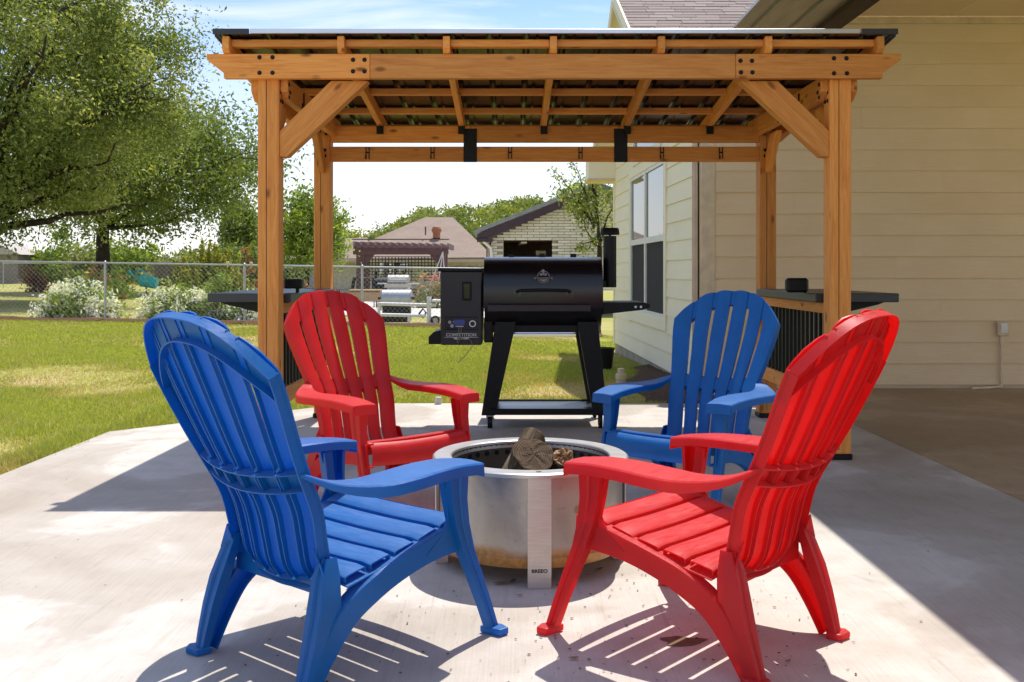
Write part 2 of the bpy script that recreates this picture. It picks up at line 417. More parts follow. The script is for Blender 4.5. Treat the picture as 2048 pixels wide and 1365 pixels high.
for i in range(22):
    a_ = 2*math.pi*i/22; r_ = .055*(1+.18*math.sin(3*a_+1)+.15*math.sin(5*a_)+random.uniform(-.08,.08)); pts.append((.475+r_*1.05*math.cos(a_), 2.725+r_*.62*math.sin(a_), .003))
mb.add(pts, [tuple(range(22))])
tag(mb.build('dried_spill', M['stain']), 'brown dried spill on the concrete under the near red chair', 'stain')
M['dryleaf'] = simple('dry_leaf', (.22,.15,.085), .85, 0, .3, .35, 20)
def leafpiece(x, y, s_, a_, label, zb=.004):
    mb = MB()
    def fn(u, v):
        t = u*2-1; w_ = math.sin(math.pi*u)**.8*.38; q = (v*2-1)*w_
        X, Y = t*s_, q*s_; c, sn = math.cos(a_), math.sin(a_)
        return (X*c-Y*sn, X*sn+Y*c, s_*(.25*abs(q)+.16*t*t)+.001)
    return tag(mb.grid(8, 4, fn).build('dry_leaf', M['dryleaf'], loc=(x, y, zb), smooth=60), label, 'leaf', 'dry leaves on the concrete')
leafpiece(-.035, 3.22, .032, .3, 'curled dry brown leaf on concrete just left of the fire pit front leg')
leafpiece(.003, 3.24, .022, 1.2, 'small curled dry leaf right beside the fire pit front leg')
leafpiece(.30, 3.37, .022, .8, 'dry leaf scrap under the right side of the fire pit')
leafpiece(.024, 3.10, .012, 0, 'tan dry leaf on concrete in front of the fire pit leg')
leafpiece(.165, 2.60, .016, .1, 'tan dry leaf on concrete at the near red chair front foot')
leafpiece(-.04, 2.79, .014, .6, 'tan dry leaf crumb by the near blue chair front foot')
leafpiece(.73, 2.58, .012, .6, 'dark dry leaf behind the near red chair rear leg')

# ------------------------------------------------------------------ grill pergola
pg = thing('grill_pergola', 'orange stained timber grill pergola with dark metal roof and side counters', 'pergola', (.232, 6.08, 0))
OX, OY = .232, 6.08
def pl(x, y, z): return Vector((x-OX, y-OY, z))
XL, XR = -1.333, 1.797; PW = .116
CE = M['cedar']
posts = []
for X in (XL, XR):
    for (Y, top) in ((5.33+PW/2, 2.21), (6.84+PW/2, 2.075)):
        p = board('post', pl(X, Y, .03), pl(X, Y, top), PW, PW, CE, pg, .006, up=(0,1,0)); posts.append(p)
        MB().box((0,0,.017), (PW+.012, PW+.012, .03), .003).build('post_base', M['black'], pg, loc=pl(X, Y, 0))
        # laminated joint line
        MB().box((0,0,0), (.003,.0015,top-.05)).build('joint', M['bolt'], pg, loc=pl(X-.01, Y-PW/2-.0006, top/2+.03))
bs = MB().lathe([(0,.006),(.008,.006),(.0115,.003),(.0125,0)], 12, M=Matrix.Rotation(R(90),3,'X')).mesh('bolt', 40)
bs.materials.append(M['bolt'])
def bolt(x, y, z, par=pg, rotz=0): return link('bolt', bs, None, par, pl(x, y, z), (0,0,rotz))
BY = 5.285
def fx(p): return (p-1024)*BY/F
def fzp(p): return CH+(540-p)*BY/F
zb, zt = fzp(157), fzp(108)
# front beam in three lengths
segs = [(413, 739.5, 'L'), (740, 1471.5, ''), (1472, 1802, 'R')]
for a, b, e in segs:
    x0, x1 = fx(a), fx(b); Ln = x1-x0; h = zt-zb
    if e == 'L': prof = [(0,h),(0,h*.76),(fx(447)-x0,h*.22),(fx(447)-x0,0),(Ln,0),(Ln,h)]
    elif e == 'R': prof = [(0,0),(fx(1766)-x0,0),(fx(1766)-x0,h*.22),(Ln,h*.76),(Ln,h),(0,h)]
    else: prof = [(0,0),(Ln,0),(Ln,h),(0,h)]
    board('front_beam', pl(x0, BY+.0215, zb), pl(x1, BY+.0215, zb), .043, h, CE, pg, prof=prof)
for (bx_, by_) in ((519,115),(545,115),(519,146),(545,146),(706,120),(729,120),(706,143),(729,143),(1481,122),(1504,122),(1482,145),(1505,145),(1668,117),(1693,117),(1668,147),(1694,147)):
    bolt(fx(bx_), BY, fzp(by_))
# rear beam and rail
RY = 6.865
for (z0, z1, n_) in ((1.935, 2.052, 'rear_beam'), (1.80, 1.905, 'hook_rail')):
    for (x0, x1) in ((XL+PW/2, -.2905), (-.2895, .757), (.758, XR-PW/2)):
        board(n_, pl(x0, RY, (z0+z1)/2), pl(x1, RY, (z0+z1)/2), .043, z1-z0, CE, pg)
for xp in (940.5, 1241.5):
    X = (xp-1024)*6.84/F
    pt = MB().box((0,0,0), (.094,.006,.235), .002).build('splice_plate', M['black'], pg, loc=pl(X, RY-.0255, 1.912))
    for sx_ in (-.03,.03):
        for zz in (-.1,-.07,.03,.06,.1): link('bolt', bs, None, pt, (sx_, -.003, zz)).scale = (.45,.45,.45)
hk = MB()
for sx_ in (-.011, .011): hk.box((sx_, 0, .004), (.006,.006,.082), .001)
hk.box((0,0,.008), (.022,.006,.010), .001); hk.box((-.011,-.012,-.036), (.006,.03,.006), .001); hk.box((-.011,-.027,-.028), (.006,.006,.022), .001)
hkm = hk.mesh('hook'); hkm.materials.append(M['black'])
for xp in (735, 865, 1020, 1161, 1324, 1442): link('hook', hkm, None, pg, pl((xp-1024)*6.84/F, RY-.025, 1.855))
# roof plane helpers
SL = -.109
def rb(y): return 2.212+SL*(y-5.28)       # underside of the rafters
RH = .088
RX = [-1.545, -.924, -.354, .224, .808, 1.386, 1.99]
for i, X in enumerate(RX):
    y0, y1 = 5.255, 7.30
    c0 = pl(X, y0, rb(y0)+RH/2); c1 = pl(X, y1, rb(y1)+RH/2)
    ln = (c1-c0).length
    board('rafter', c0, c1, .038, RH, CE, pg, prof=[(.02,-RH/2),(ln,-RH/2),(ln,RH/2),(0,RH/2),(0,-RH/2+.02)])
    if 0 < i < 6:
        MB().box((0,0,0), (.046,.03,.055), .002).box((0,.02,.03),(.05,.05,.004)).build('rafter_bracket', M['black'], pg, loc=pl(X, RY-.038, 2.018))
for y in (5.33, 5.79, 6.23, 6.68, 7.13):
    for i in range(6):
        z = rb(y)+RH-.021
        board('purlin', pl(RX[i]+.019, y, z), pl(RX[i+1]-.019, y, z), .058, .04, CE, pg)
# ribbed metal roof
RX0, RX1 = -1.585, 2.05
JH = MB().box((0,0,0),(.006,.012,.10),.001).box((0,-.02,-.05),(.006,.05,.010),.001).box((0,-.04,-.03),(.006,.010,.03),.001).mesh('side_hook'); JH.materials.append(M['black'])
for X_, s0 in ((XL+PW/2+.049, 1), (XR-PW/2-.049, -1)):
    for Y_ in (5.75, 6.2): link('side_hook', JH, None, pg, pl(X_, Y_, 2.03))
prof = []; x = RX0
prof.append((x, 0))
k = 0
while x < RX1-.2:
    for dx, dz in ((.03,0),(.042,.018),(.058,.018),(.07,0),(.10,0),(.104,.004),(.112,.004),(.116,0)): prof.append((x+dx, dz))
    x += .2018
prof.append((RX1, 0))
mb = MB()
def rf(u, v):
    i = min(int(round(u*(len(prof)-1))), len(prof)-1); X, dz = prof[i]; y = 5.245+(7.37-5.245)*v
    p = pl(X, y, rb(y)+RH+.006+dz); return p
mb.grid(len(prof)-1, 8, rf).build('metal_roof', M['roofmetal'], pg, solid=.0012)
zf = rb(5.245)+RH+.012
MB().box(pl((RX0+RX1)/2+.0, 5.238, zf+.006), (RX1-RX0-.36, .012, .026), .002).build('roof_edge_trim', M['silver'], pg)
for X in (RX0+.075, RX1-.075):
    MB().box(pl(X, 5.238, zf+.004), (.195, .014, .030), .002).build('roof_corner_cap', M['slate'], pg)
for X, sx_ in ((RX0-.008, 1), (RX1+.008, -1)):
    board('roof_side_trim', pl(X, 5.24, rb(5.24)+RH+.008), pl(X, 7.37, rb(7.37)+RH+.008), .012, .04, M['slate'], pg, .002)
# side beams, braces
for s_, X in ((-1, XL), (1, XR)):
    for off, nm in ((s_*(PW/2+.0225), 'side_beam'), (-s_*(PW/2+.0225), 'side_beam')):
        h = .125; z0 = 1.975; y0, y1 = 5.36, 7.02
        board(nm, pl(X+off, y0, z0), pl(X+off, y1, z0), .043, h, CE, pg, prof=[(.07,0),(y1-y0-.07,0),(y1-y0,.045),(y1-y0,h),(0,h),(0,.045)])
    for yy, zz in ((5.375,2.06),(5.40,2.02),(5.375,1.99)):
        bolt(X-s_*(PW/2+.045)+0, yy, zz, rotz=R(90)*s_*-1)
    # front knee brace
    xi = X-s_*PW/2
    pts = [(xi,1.66),(xi,1.80),(xi-s_*.285,zb+.03),(xi-s_*.285,zb),(xi-s_*.285-s_*.0,zb),(xi-s_*.49,zb),(xi-s_*.04,1.66)]
    pts = [(xi,1.66),(xi,1.80),(xi-s_*.282,zb-.002),(xi-s_*.487,zb-.002),(xi-s_*.04,1.66)]
    n_ = 1/math.sqrt(2)
    # local X along the diagonal
    o_ = Vector((xi,1.66)); ex = Vector((-s_*n_, n_)); ez = Vector((s_*n_, n_))
    pr = [((Vector(p)-o_).dot(ex), (Vector(p)-o_).dot(ez)) for p in pts]
    b = MB().prism([(a, -.042, c) for a, c in pr], (0,.084,0)).build('knee_brace', CE, pg, bevel=.004)
    Mx = Matrix(((ex.x,0,ez.x),(0,1,0),(ex.y,0,ez.y))).to_4x4(); Mx.translation = pl(xi, 5.335+.05, 1.66)
    b.matrix_local = Mx
    # side braces
    for yp, sg in ((6.84, -1), (5.33+PW, 1)):
        o_ = Vector((yp, 1.72)); ex = Vector((sg*n_, n_)); ez = Vector((-sg*n_, n_))
        pts = [(yp,1.72),(yp,1.84),(yp+sg*.14,1.978),(yp+sg*.29,1.978),(yp+sg*.03,1.72)]
        pr = [((Vector(p)-o_).dot(ex), (Vector(p)-o_).dot(ez)) for p in pts]
        b = MB().prism([(a, -.021, c) for a, c in pr], (0,.042,0)).build('knee_brace', CE, pg, bevel=.004)
        Mx = Matrix(((0,1,0),(ex.x,0,ez.x),(ex.y,0,ez.y))).to_4x4(); Mx.translation = pl(X, yp, 1.72)
        b.matrix_local = Mx
    # rear post bolts
    for dx in (-.03,.03):
        for zz in (2.03,1.995): bolt(X+dx, 6.84, zz)
    for zz in (1.88,1.84): bolt(X-s_*.02, 6.84, zz)
    for zz in (2.05,2.0):
        for yy in (5.36,5.40): bolt(X-s_*(PW/2), yy+.01, zz-.03, rotz=-s_*R(90))
    # counter: top, brackets, rails, balusters
    ctr = MB().box((0,0,0), (.47, 1.33, .05), .004).build('counter_top', M['slate'], pg, loc=pl(X+s_*.145, 6.145, .882))
    for yy in (5.60, 6.69):
        xo = X+s_*PW/2
        MB().prism([pl(xo, yy, .856), pl(xo+s_*.29, yy, .856), pl(xo+s_*.25, yy, .84), pl(xo, yy, .78)], (0,.012,0)).build('counter_bracket', M['black'], pg)
    board('baluster_rail', pl(X-s_*.03, 5.33+PW, .825), pl(X-s_*.03, 6.84, .825), .04, .06, CE, pg)
    board('baluster_rail', pl(X-s_*.03, 5.33+PW, .325), pl(X-s_*.03, 6.84, .325), .04, .092, CE, pg)
    bm_ = MB().box((0,0,0), (.019,.019,.424)).mesh('baluster'); bm_.materials.append(M['black'])
    for i in range(16): link('baluster', bm_, None, pg, pl(X-s_*.03, 5.33+PW+.055+i*.0845, .583))
for (X, Y, w, h) in ((-1.265, 5.66, .095, .058), (1.67, 5.72, .13, .085)):
    if X < 0:
        t = MB().box((0,0,.052), (.10,.06,.055), .005)
        for i in range(9): t.box((-.04+i*.01,-.031,.052), (.004,.004,.045))
        t.box((.02,0,.012), (.018,.018,.024))
    else:
        t = MB().box((0,0,h/2), (w,.06,h), .014)
    tag(t.build('outlet_box', M['black'], loc=(X, Y, .907)), 'small black ribbed box on a stem on the left pergola counter' if X < 0 else 'rounded black box standing on the right pergola counter', 'box')
# black J hooks hanging on the inner side beams
# ------------------------------------------------------------------ moulded adirondack chairs
def spl(pts, n):
    """catmull-rom through 2d points"""
    P = [pts[0]]+list(pts)+[pts[-1]]; out = []; m = len(pts)-1
    for i in range(n+1):
        t = i/n*m; k = min(int(t), m-1); f = t-k
        p0, p1, p2, p3 = [np.array(P[k+j], float) for j in range(4)]
        out.append(.5*((2*p1)+(-p0+p2)*f+(2*p0-5*p1+4*p2-p3)*f*f+(-p0+3*p1-3*p2+p3)*f**3))
    return out
PROF = spl([(-.205,.225),(-.245,.275),(-.262,.345),(-.283,.43),(-.332,.525),(-.378,.615),(-.445,.760),(-.525,.938)], 80)
WID = spl([(.185,0),(.188,0),(.19,0),(.198,0),(.213,0),(.232,0),(.258,0),(.262,0)], 80)
def back_pt(u, v, off=0.0):
    t = max(0, min(1, v))*80; k = min(int(t), 79); f = t-k
    c = PROF[k]*(1-f)+PROF[k+1]*f; w = WID[k][0]*(1-f)+WID[k+1][0]*f
    k0, k1 = max(0, k-1), min(80, k+2); tg = PROF[k1]-PROF[k0]; tg = tg/np.linalg.norm(tg)
    nb = np.array((-tg[1], tg[0]))           # backward normal in (y,z)
    bow = -.042*u*u                          # sides come forward
    p = c+nb*(off+bow)
    return (u*w, p[0], p[1])
def vtop(u): return 1-.125*abs(u)**2.1
WV = .555  # waist
def make_chair(mat):
    root = bpy.data.objects.new('adirondack_chair', None); COL.objects.link(root)
    SM = 38
    UB = [-1+2*i/6 for i in range(7)]; g = .043
    for k in range(6):
        a, b = UB[k]+(g if k else 0), UB[k+1]-(g if k < 5 else 0)
        mb = MB(); 
        cs = [(0,.009),(0,.0),(.18,-.004),(.5,-.007),(.82,-.004),(1,0),(1,.009)]
        def fn(i, j, cs=cs, a=a, b=b):
            q, off = cs[int(round(i*6))]; u = a+(b-a)*q
            e = .012
            v = e+(vtop(u)+.0025-e)*j
            if j < .06: off *= j/.06
            return back_pt(u, v, off)
        mb.grid(6, 30, fn).build('back_slat', mat, root, smooth=SM, solid=.0042)
    # arch band closing the slots on top, with its rims
    mb = MB(); nU = 44
    rows = [(-.0,.032),(-.0,.0045),(-.03,.0045),(-.058,.0045),(-.058,.026)]
    def fa(i, j):
        u = -1+2*i; dv, off = rows[int(round(j*4))]
        return back_pt(u, vtop(u)+dv, off)
    mb.grid(nU, 4, fa).build('back_arch', mat, root, smooth=SM, solid=.004)
    # side edges of the back
    for s_ in (-1, 1):
        mb = MB()
        def fs(i, j, s_=s_):
            q = [(1.0,.034),(1.0,.003),(.965,.003)][int(round(i*2))]
            return back_pt(s_*q[0], .02+(vtop(1)-.02)*j, q[1] if j > .08 else .003+(q[1]-.003)*j/.08)
        mb.grid(2, 26, fs).build('back_edge', mat, root, smooth=SM, solid=.004)
    # waist band and bottom band
    mb = MB(); rw = [(.036,.030),(.036,.0045),(0,.0045),(-.036,.0045),(-.036,.030)]
    mb.grid(24, 4, lambda i, j: back_pt(-1+2*i, WV+rw[int(round(j*4))][0], rw[int(round(j*4))][1])).build('waist_band', mat, root, smooth=SM, solid=.004)
    for k in range(1, 6):       # little webs across the waist band
        u = UB[k]; MB().add and None
        m2 = MB()
        for du in (-.02, .02):
            m2.grid(1, 6, lambda i, j, du=du: back_pt(u+du, WV-.05+.1*j, .005+.018*i))
        m2.build('rib', mat, root, solid=.003)
    mb = MB(); rw2 = [(.0,.022),(.0,.003),(.03,.003),(.06,.003),(.06,.016)]
    mb.grid(20, 4, lambda i, j: back_pt(-1+2*i, rw2[int(round(j*4))][0], rw2[int(round(j*4))][1])).build('bottom_band', mat, root, smooth=SM, solid=.004)
    # long ribs standing behind every slot
    for k in range(1, 6):
        m2 = MB(); u = UB[k]
        for du in (-g, g):
            m2.grid(1, 24, lambda i, j, du=du: back_pt(u+du, .05+(vtop(u)-.065-.05)*j, .006+(.006+.004*math.sin(math.pi*j))*i))
        m2.build('rib', mat, root, solid=.003)
    # seat slats
    def seat_z(y): return .305+.17*y+.35*max(0, y+.02)**2 if y < .185 else .305+.0315+.0147-((y-.185)**2)*9
    ys_ = np.linspace(-.205, .208, 6); ga = .0085
    for k in range(5):
        y0, y1 = ys_[k]+ga, ys_[k+1]-ga
        hw = .232+.012*k/4
        mb = MB()
        st = [(y0,-.013),(y0,-.0025),(y0+.004,0),((y0+y1)/2,.001),(y1-.004,0),(y1,-.0025),(y1,-.013)]
        def fn(i, j, st=st, hw=hw, k=k):
            x = -hw+2*hw*i; y, dz = st[int(round(j*6))]
            e = .012 if (i < .001 or i > .999) else 0
            return (x, y, seat_z(y)+dz-.005*(1-(x/hw)**2)-e*.4)
        mb.grid(14, 6, fn).build('seat_slat', mat, root, smooth=SM, solid=.004)
    # rear frame under the seat, side ledges tying the slats together
    for s_ in (-1, 1):
        mb = MB()
        mb.grid(3, 16, lambda i, j: (s_*(.195+.05*i), -.2+.40*j, seat_z(-.2+.40*j)-.022-.004*i)).build('seat_ledge', mat, root, smooth=SM, solid=.004)
    # rolled front apron
    mb = MB()
    ap = [(.213,.345),(.227,.338),(.238,.324),(.244,.302),(.243,.272),(.236,.258)]
    mb.grid(16, 5, lambda i, j: (-.245+.49*i, ap[int(round(j*5))][0]+.012*(1-(2*i-1)**2), ap[int(round(j*5))][1]-.008*(1-(2*i-1)**2))).build('front_apron', mat, root, smooth=60, solid=.004)
    for s_ in (-1, 1):
        # arm: outline, inner and outer edge stations from front to back
        inn = spl([(.222,.234),(.218,.14),(.222,.03),(.232,-.08),(.233,-.17),(.222,-.25),(.196,-.318)], 22)
        out = spl([(.322,.224),(.340,.12),(.357,.01),(.366,-.08),(.350,-.17),(.292,-.262),(.212,-.325)], 22)
        zz = spl([(.500,0),(.512,0),(.515,0),(.513,0),(.510,0),(.518,0),(.545,0)], 22)
        mb = MB(); cr_ = [(0,-.026),(0,-.003),(.03,0),(.5,.002),(.97,0),(1,-.003),(1,-.030)]
        def fn(i, j, s_=s_):
            k = int(round(j*22)); q, dz = cr_[int(round(i*6))]; p = inn[k]*(1-q)+out[k]*q
            if k > 15: dz *= (1-(k-15)/9.)
            return (s_*p[0], p[1], zz[k][0]+dz)
        mb.grid(6, 22, fn)
        # front lip of the arm
        a0 = len(mb.v)
        fl = [fn(i/6, 0) for i in range(1, 6)]
        low = [(p[0], p[1]+.003, .464) for p in fl]
        mb.add(fl+low, [(i, i+1, 6+i, 5+i) for i in range(4)])
        mb.build('arm', mat, root, smooth=24, solid=.0045)
        # underside web from arm to back
        # front leg: channel with outer face, front and rear flanges
        Z = [.475,.40,.33,.26,.18,.09,.012]
        cx = [.262,.262,.264,.266,.272,.280,.287]; cy = [.165,.170,.182,.205,.238,.272,.298]
        wy = [.078,.064,.056,.046,.039,.034,.031]; wx = [.038,.033,.030,.028,.026,.025,.024]
        mb = MB()
        sec = [(-.5,-.5),(-.42,.5),(-.15,.5),(-.08,.36),(.08,.36),(.15,.5),(.5,.5),(.5,-.5),(.36,-.5)]
        def fl2(i, j, s_=s_):
            k = int(round(j*6)); q = sec[int(round(i*8))]
            return (s_*(cx[k]+q[1]*wx[k]), cy[k]+q[0]*wy[k], Z[k])
        mb.grid(8, 6, fl2)
        o = mb.build('front_leg', mat, root, smooth=20, solid=.005)
        # gusset toward the seat rail
        m2 = MB(); gz_ = [.475,.42,.36,.31,.27]; gy = [.120,.138,.142,.115,.06]
        m2.grid(1, 4, lambda i, j: (s_*(.262-.004*i), gy[int(round(j*4))]+(cy[min(int(round(j*4)),3)]-gy[int(round(j*4))])*i, gz_[int(round(j*4))])).build('leg_gusset', mat, root, smooth=40, solid=.005)
        MB().prism([(s_*.262,.312,.002),(s_*.262,.275,.002),(s_*.33,.285,.002),(s_*.335,.318,.002),(s_*.30,.328,.002)], (0,0,.020)).build('foot', mat, root, bevel=.004)
        # side rail swinging down into the rear leg
        path = spl([(.232,.298),(.15,.290),(.06,.275),(-.03,.252),(-.11,.224),(-.192,.176),(-.250,.10),(-.298,.012)], 28)
        hw_ = spl([(.046,0),(.037,0),(.031,0),(.030,0),(.032,0),(.031,0),(.025,0),(.018,0)], 28)
        xx = spl([(.262,0),(.262,0),(.26,0),(.257,0),(.254,0),(.248,0),(.240,0),(.232,0)], 28)
        mb = MB()
        fl3 = [(1,-.034),(1,-.004),(.94,0),(-.94,0),(-1,-.004),(-1,-.030)]
        def fr(i, j, s_=s_):
            k = int(round(j*28)); k0, k1 = max(0,k-1), min(28,k+1); tg = path[k1]-path[k0]; tg /= np.linalg.norm(tg); nn = np.array((-tg[1], tg[0]))*-1
            if nn[1] < 0 and k < 14: nn = -nn
            nn = np.array((tg[1], -tg[0])); nn = -nn if nn[1] < 0 and abs(nn[1]) > .3 else nn
            q = fl3[int(round(i*5))]; p = path[k]+np.array((tg[1]*-1, tg[0]))*-1*q[0]*hw_[k][0]
            return (s_*(xx[k][0]+q[1]), p[0], p[1])
        mb.grid(5, 28, fr).build('side_rail', mat, root, smooth=20, solid=.005)
        # rear leg: broad two-faced channel
        Zr = [.315,.27,.20,.13,.06,.01]
        xo = [.205,.222,.238,.240,.236,.231]; yr = [-.222,-.245,-.268,-.288,-.306,-.318]
        wr = [.022,.044,.050,.044,.037,.031]; dr = [.03,.05,.064,.056,.046,.040]
        mb = MB(); sc = [(1,1),(1,.04),(.96,0),(.55,0),(.5,-.10),(.45,0),(0,0),(0,.5)]
        def fl4(i, j, s_=s_):
            k = int(round(j*5)); q = sc[int(round(i*7))]
            return (s_*(xo[k]-wr[k]*(1-q[0])), yr[k]-.012+dr[k]*q[1], Zr[k])
        mb.grid(7, 5, fl4).build('rear_leg', mat, root, smooth=20, solid=.005)
        MB().prism([(s_*.19,-.305,.002),(s_*.24,-.285,.002),(s_*.262,-.33,.002),(s_*.245,-.352,.002),(s_*.20,-.345,.002)], (0,0,.018)).build('foot', mat, root, bevel=.004)
        # webs between back and rear leg
        MB().prism([(s_*.183,-.232,.26),(s_*.186,-.262,.345),(s_*.222,-.258,.275),(s_*.22,-.235,.24)], (0,.005,0)).build('back_web', mat, root)
    # stretcher under the seat rear
    MB().box((0,-.205,.232), (.44,.006,.055)).build('rear_stretcher', mat, root)
    return root
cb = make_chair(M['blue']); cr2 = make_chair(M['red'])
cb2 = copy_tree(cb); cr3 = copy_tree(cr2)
def place(c, x, y, face, label):      # face: heading clockwise from +y, degrees
    c.location = (x, y, 0); c.rotation_euler = (0,0,R(-face)); tag(c, label, 'chair', 'adirondack chairs round the fire pit')
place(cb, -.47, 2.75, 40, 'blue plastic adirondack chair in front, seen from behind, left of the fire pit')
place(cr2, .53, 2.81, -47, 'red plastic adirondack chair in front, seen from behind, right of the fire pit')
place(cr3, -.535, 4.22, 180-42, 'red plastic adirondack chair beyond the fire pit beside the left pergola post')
place(cb2, .745, 4.24, 180+37, 'blue plastic adirondack chair beyond the fire pit in front of the right counter')

# ------------------------------------------------------------------ fire pit
m = Mt('brushed_steel'); m.set(.38, .85, .5); co = m.coord((4,4,160), rnd=False); nz = m.noise(4, 3, .5, co)
st2 = m.noise(6, 6, .65, m.coord(rnd=False)); 
c = m.ramp(nz, [(.3, (.50,.48,.45)), (.7, (.62,.60,.57))]); m.col(m.mix(m.ramp(st2, [(.55,(0,0,0)),(.8,(.35,.35,.35))]), c, (.34,.26,.18))); m.bump(nz, .08, .001); M['steel'] = m.m
m = Mt('aged_steel'); m.set(.36, .85, .5); co = m.coord(rnd=False)
a = m.noise(3, 6, .65, co, .5); b = m.noise(45, 4, .7, co)
tcx = m.n('ShaderNodeTexCoord'); sp = m.n('ShaderNodeSeparateXYZ'); m.l(tcx.outputs['Object'], sp.inputs[0])
zr = m.n('ShaderNodeMapRange', i_1=.06, i_2=.185, i_3=1, i_4=0); m.l(sp.outputs[2], zr.inputs[0])
nn = m.n('ShaderNodeMath', operation='MULTIPLY_ADD', i_1=.9, i_2=-.12); m.l(a, nn.inputs[0])
ad = m.n('ShaderNodeMath', operation='ADD'); m.l(zr.outputs[0], ad.inputs[0]); m.l(nn.outputs[0], ad.inputs[1])
rustf = m.ramp(ad.outputs[0], [(.78,(0,0,0)), (1.0,(1,1,1))])
c = m.ramp(a, [(.3,(.28,.255,.24)), (.5,(.42,.385,.35)), (.7,(.50,.44,.37))])
c = m.mix(m.ramp(b, [(.6,(0,0,0)),(.75,(.5,.5,.5))]), c, (.17,.13,.10))
v = m.n('ShaderNodeTexVoronoi'); v.inputs['Scale'].default_value = 5.5; m.l(co, v.inputs['Vector'])
c = m.mix(m.ramp(v.outputs['Distance'], [(.07,(.8,.8,.8)),(.11,(0,0,0))]), c, (.28,.19,.11))
m.col(m.mix(rustf, c, m.ramp(b, [(.3,(.30,.13,.03)),(.7,(.52,.27,.07))])))
inv = m.n('ShaderNodeMath', operation='MULTIPLY_ADD', i_1=-.75, i_2=.8); m.l(rustf, inv.inputs[0]); m.l(inv.outputs[0], m.b.inputs['Metallic']); M['agedsteel'] = m.m
M['soot'] = simple('sooty_steel', (.10,.08,.065), .7, .4, .3, .4, 8)
M['ash'] = simple('ash', (.10,.09,.08), .95, 0, .1, .4, 20, .8, 60)
fp = thing('fire_pit', 'round stainless steel fire pit with flat rim, rusted base ring and plate legs', 'fire pit', (.066, 3.515, 0), R(4))
MB().lathe([(.318,.07),(.326,.062),(.332,.072),(.334,.095),(.329,.10),(.329,.368)], 72).build('body', M['agedsteel'], fp, smooth=40)
MB().lathe([(.283,.374),(.287,.377),(.345,.377),(.351,.373),(.351,.362),(.346,.360)], 96).lathe([(.283,.374),(.281,.35)],96).build('rim', M['steel'], fp, smooth=22)
iw = MB().lathe([(.282,.366),(.282,.09)], 72).build('inner_wall', M['soot'], fp, smooth=40)
hm = MB().disc((0,0,0), .0095, 14, (0,1,0), .003).mesh('air_hole'); hm.materials.append(simple('hole', (.004,.004,.004), .9))
for i in range(40):
    a_ = 2*math.pi*(i+.5)/40; link('air_hole', hm, None, iw, (.2800*math.cos(a_), .2800*math.sin(a_), .335), (0,0,a_+R(90)))
MB().lathe([(0,.095),(.15,.10),(.281,.092)], 48).build('ash_bed', M['ash'], fp, smooth=60)
MB().lathe([(0,.064),(.318,.07)], 48).build('base_plate', M['agedsteel'], fp, smooth=60)
for k in range(4):
    a_ = R(-90)+k*R(90)
    lg = MB().box((.3385,0,.181), (.005,.078,.362), .0015).box((.318,0,.0035), (.045,.078,.005), .001).build('leg', M['steel'], fp, rot=(0,0,a_))
    if k == 0:
        MB().disc((.315,0,.3772), .009, 16, (0,0,1), .0008).build('rim_hole', M['soot'], fp, rot=(0,0,a_))
def text(name, body, size, mat, parent, loc, rot, depth=.0006, sx_=1.0, bold=0.0):
    cu = bpy.data.curves.new(name, 'FONT'); cu.body = body; cu.size = size; cu.extrude = depth; cu.align_x = 'CENTER'; cu.align_y = 'CENTER'; cu.offset = bold; cu.resolution_u = 4
    to = bpy.data.objects.new('tmp', cu); COL.objects.link(to); dg = bpy.context.evaluated_depsgraph_get(); dg.update()
    me = bpy.data.meshes.new_from_object(to.evaluated_get(dg)); bpy.data.objects.remove(to)
    me.materials.clear(); o = link(name, me, mat, parent, loc, rot); o.scale = (sx_, 1, 1); return o
M['ink'] = simple('engraved_black', (.03,.025,.02), .7)
text('maker_lettering', 'BREEO', .0155, M['ink'], fp, (0,-.3415,.058), (R(90),0,0), .0004, 1.15, .0006)
# logs
m = Mt('bark'); m.set(.95, 0, .1); co = m.coord((3,14,14)); a = m.noise(3, 6, .7, co, 1.0)
m.col(m.ramp(a, [(.3,(.055,.038,.024)),(.5,(.13,.095,.06)),(.7,(.26,.205,.14))])); m.bump(a, 1.0, .012); M['bark'] = m.m
m = Mt('cut_wood'); m.set(.9, 0, .1); t = m.n('ShaderNodeTexCoord'); mp_ = m.n('ShaderNodeMapping'); mp_.inputs['Scale'].default_value = (0,1,1); m.l(t.outputs['Object'], mp_.inputs[0])
w = m.n('ShaderNodeTexWave', wave_type='RINGS', rings_direction='X'); w.inputs['Scale'].default_value = 38; w.inputs['Distortion'].default_value = 4.0; w.inputs['Detail'].default_value = 4; m.l(mp_.outputs[0], w.inputs[0])
a = m.noise(28, 5, .7, m.coord()); c = m.ramp(w.outputs[0], [(.2,(.11,.075,.045)),(.8,(.19,.135,.085))]); m.col(m.mix(m.ramp(a, [(.4,(0,0,0)),(.7,(.7,.7,.7))]), c, (.075,.05,.032))); m.bump(a, .5, .006); M['cut'] = m.m
M['fresh'] = simple('splintered_wood', (.36,.22,.11), .9, 0, .2, .45, 40, .8, 80)
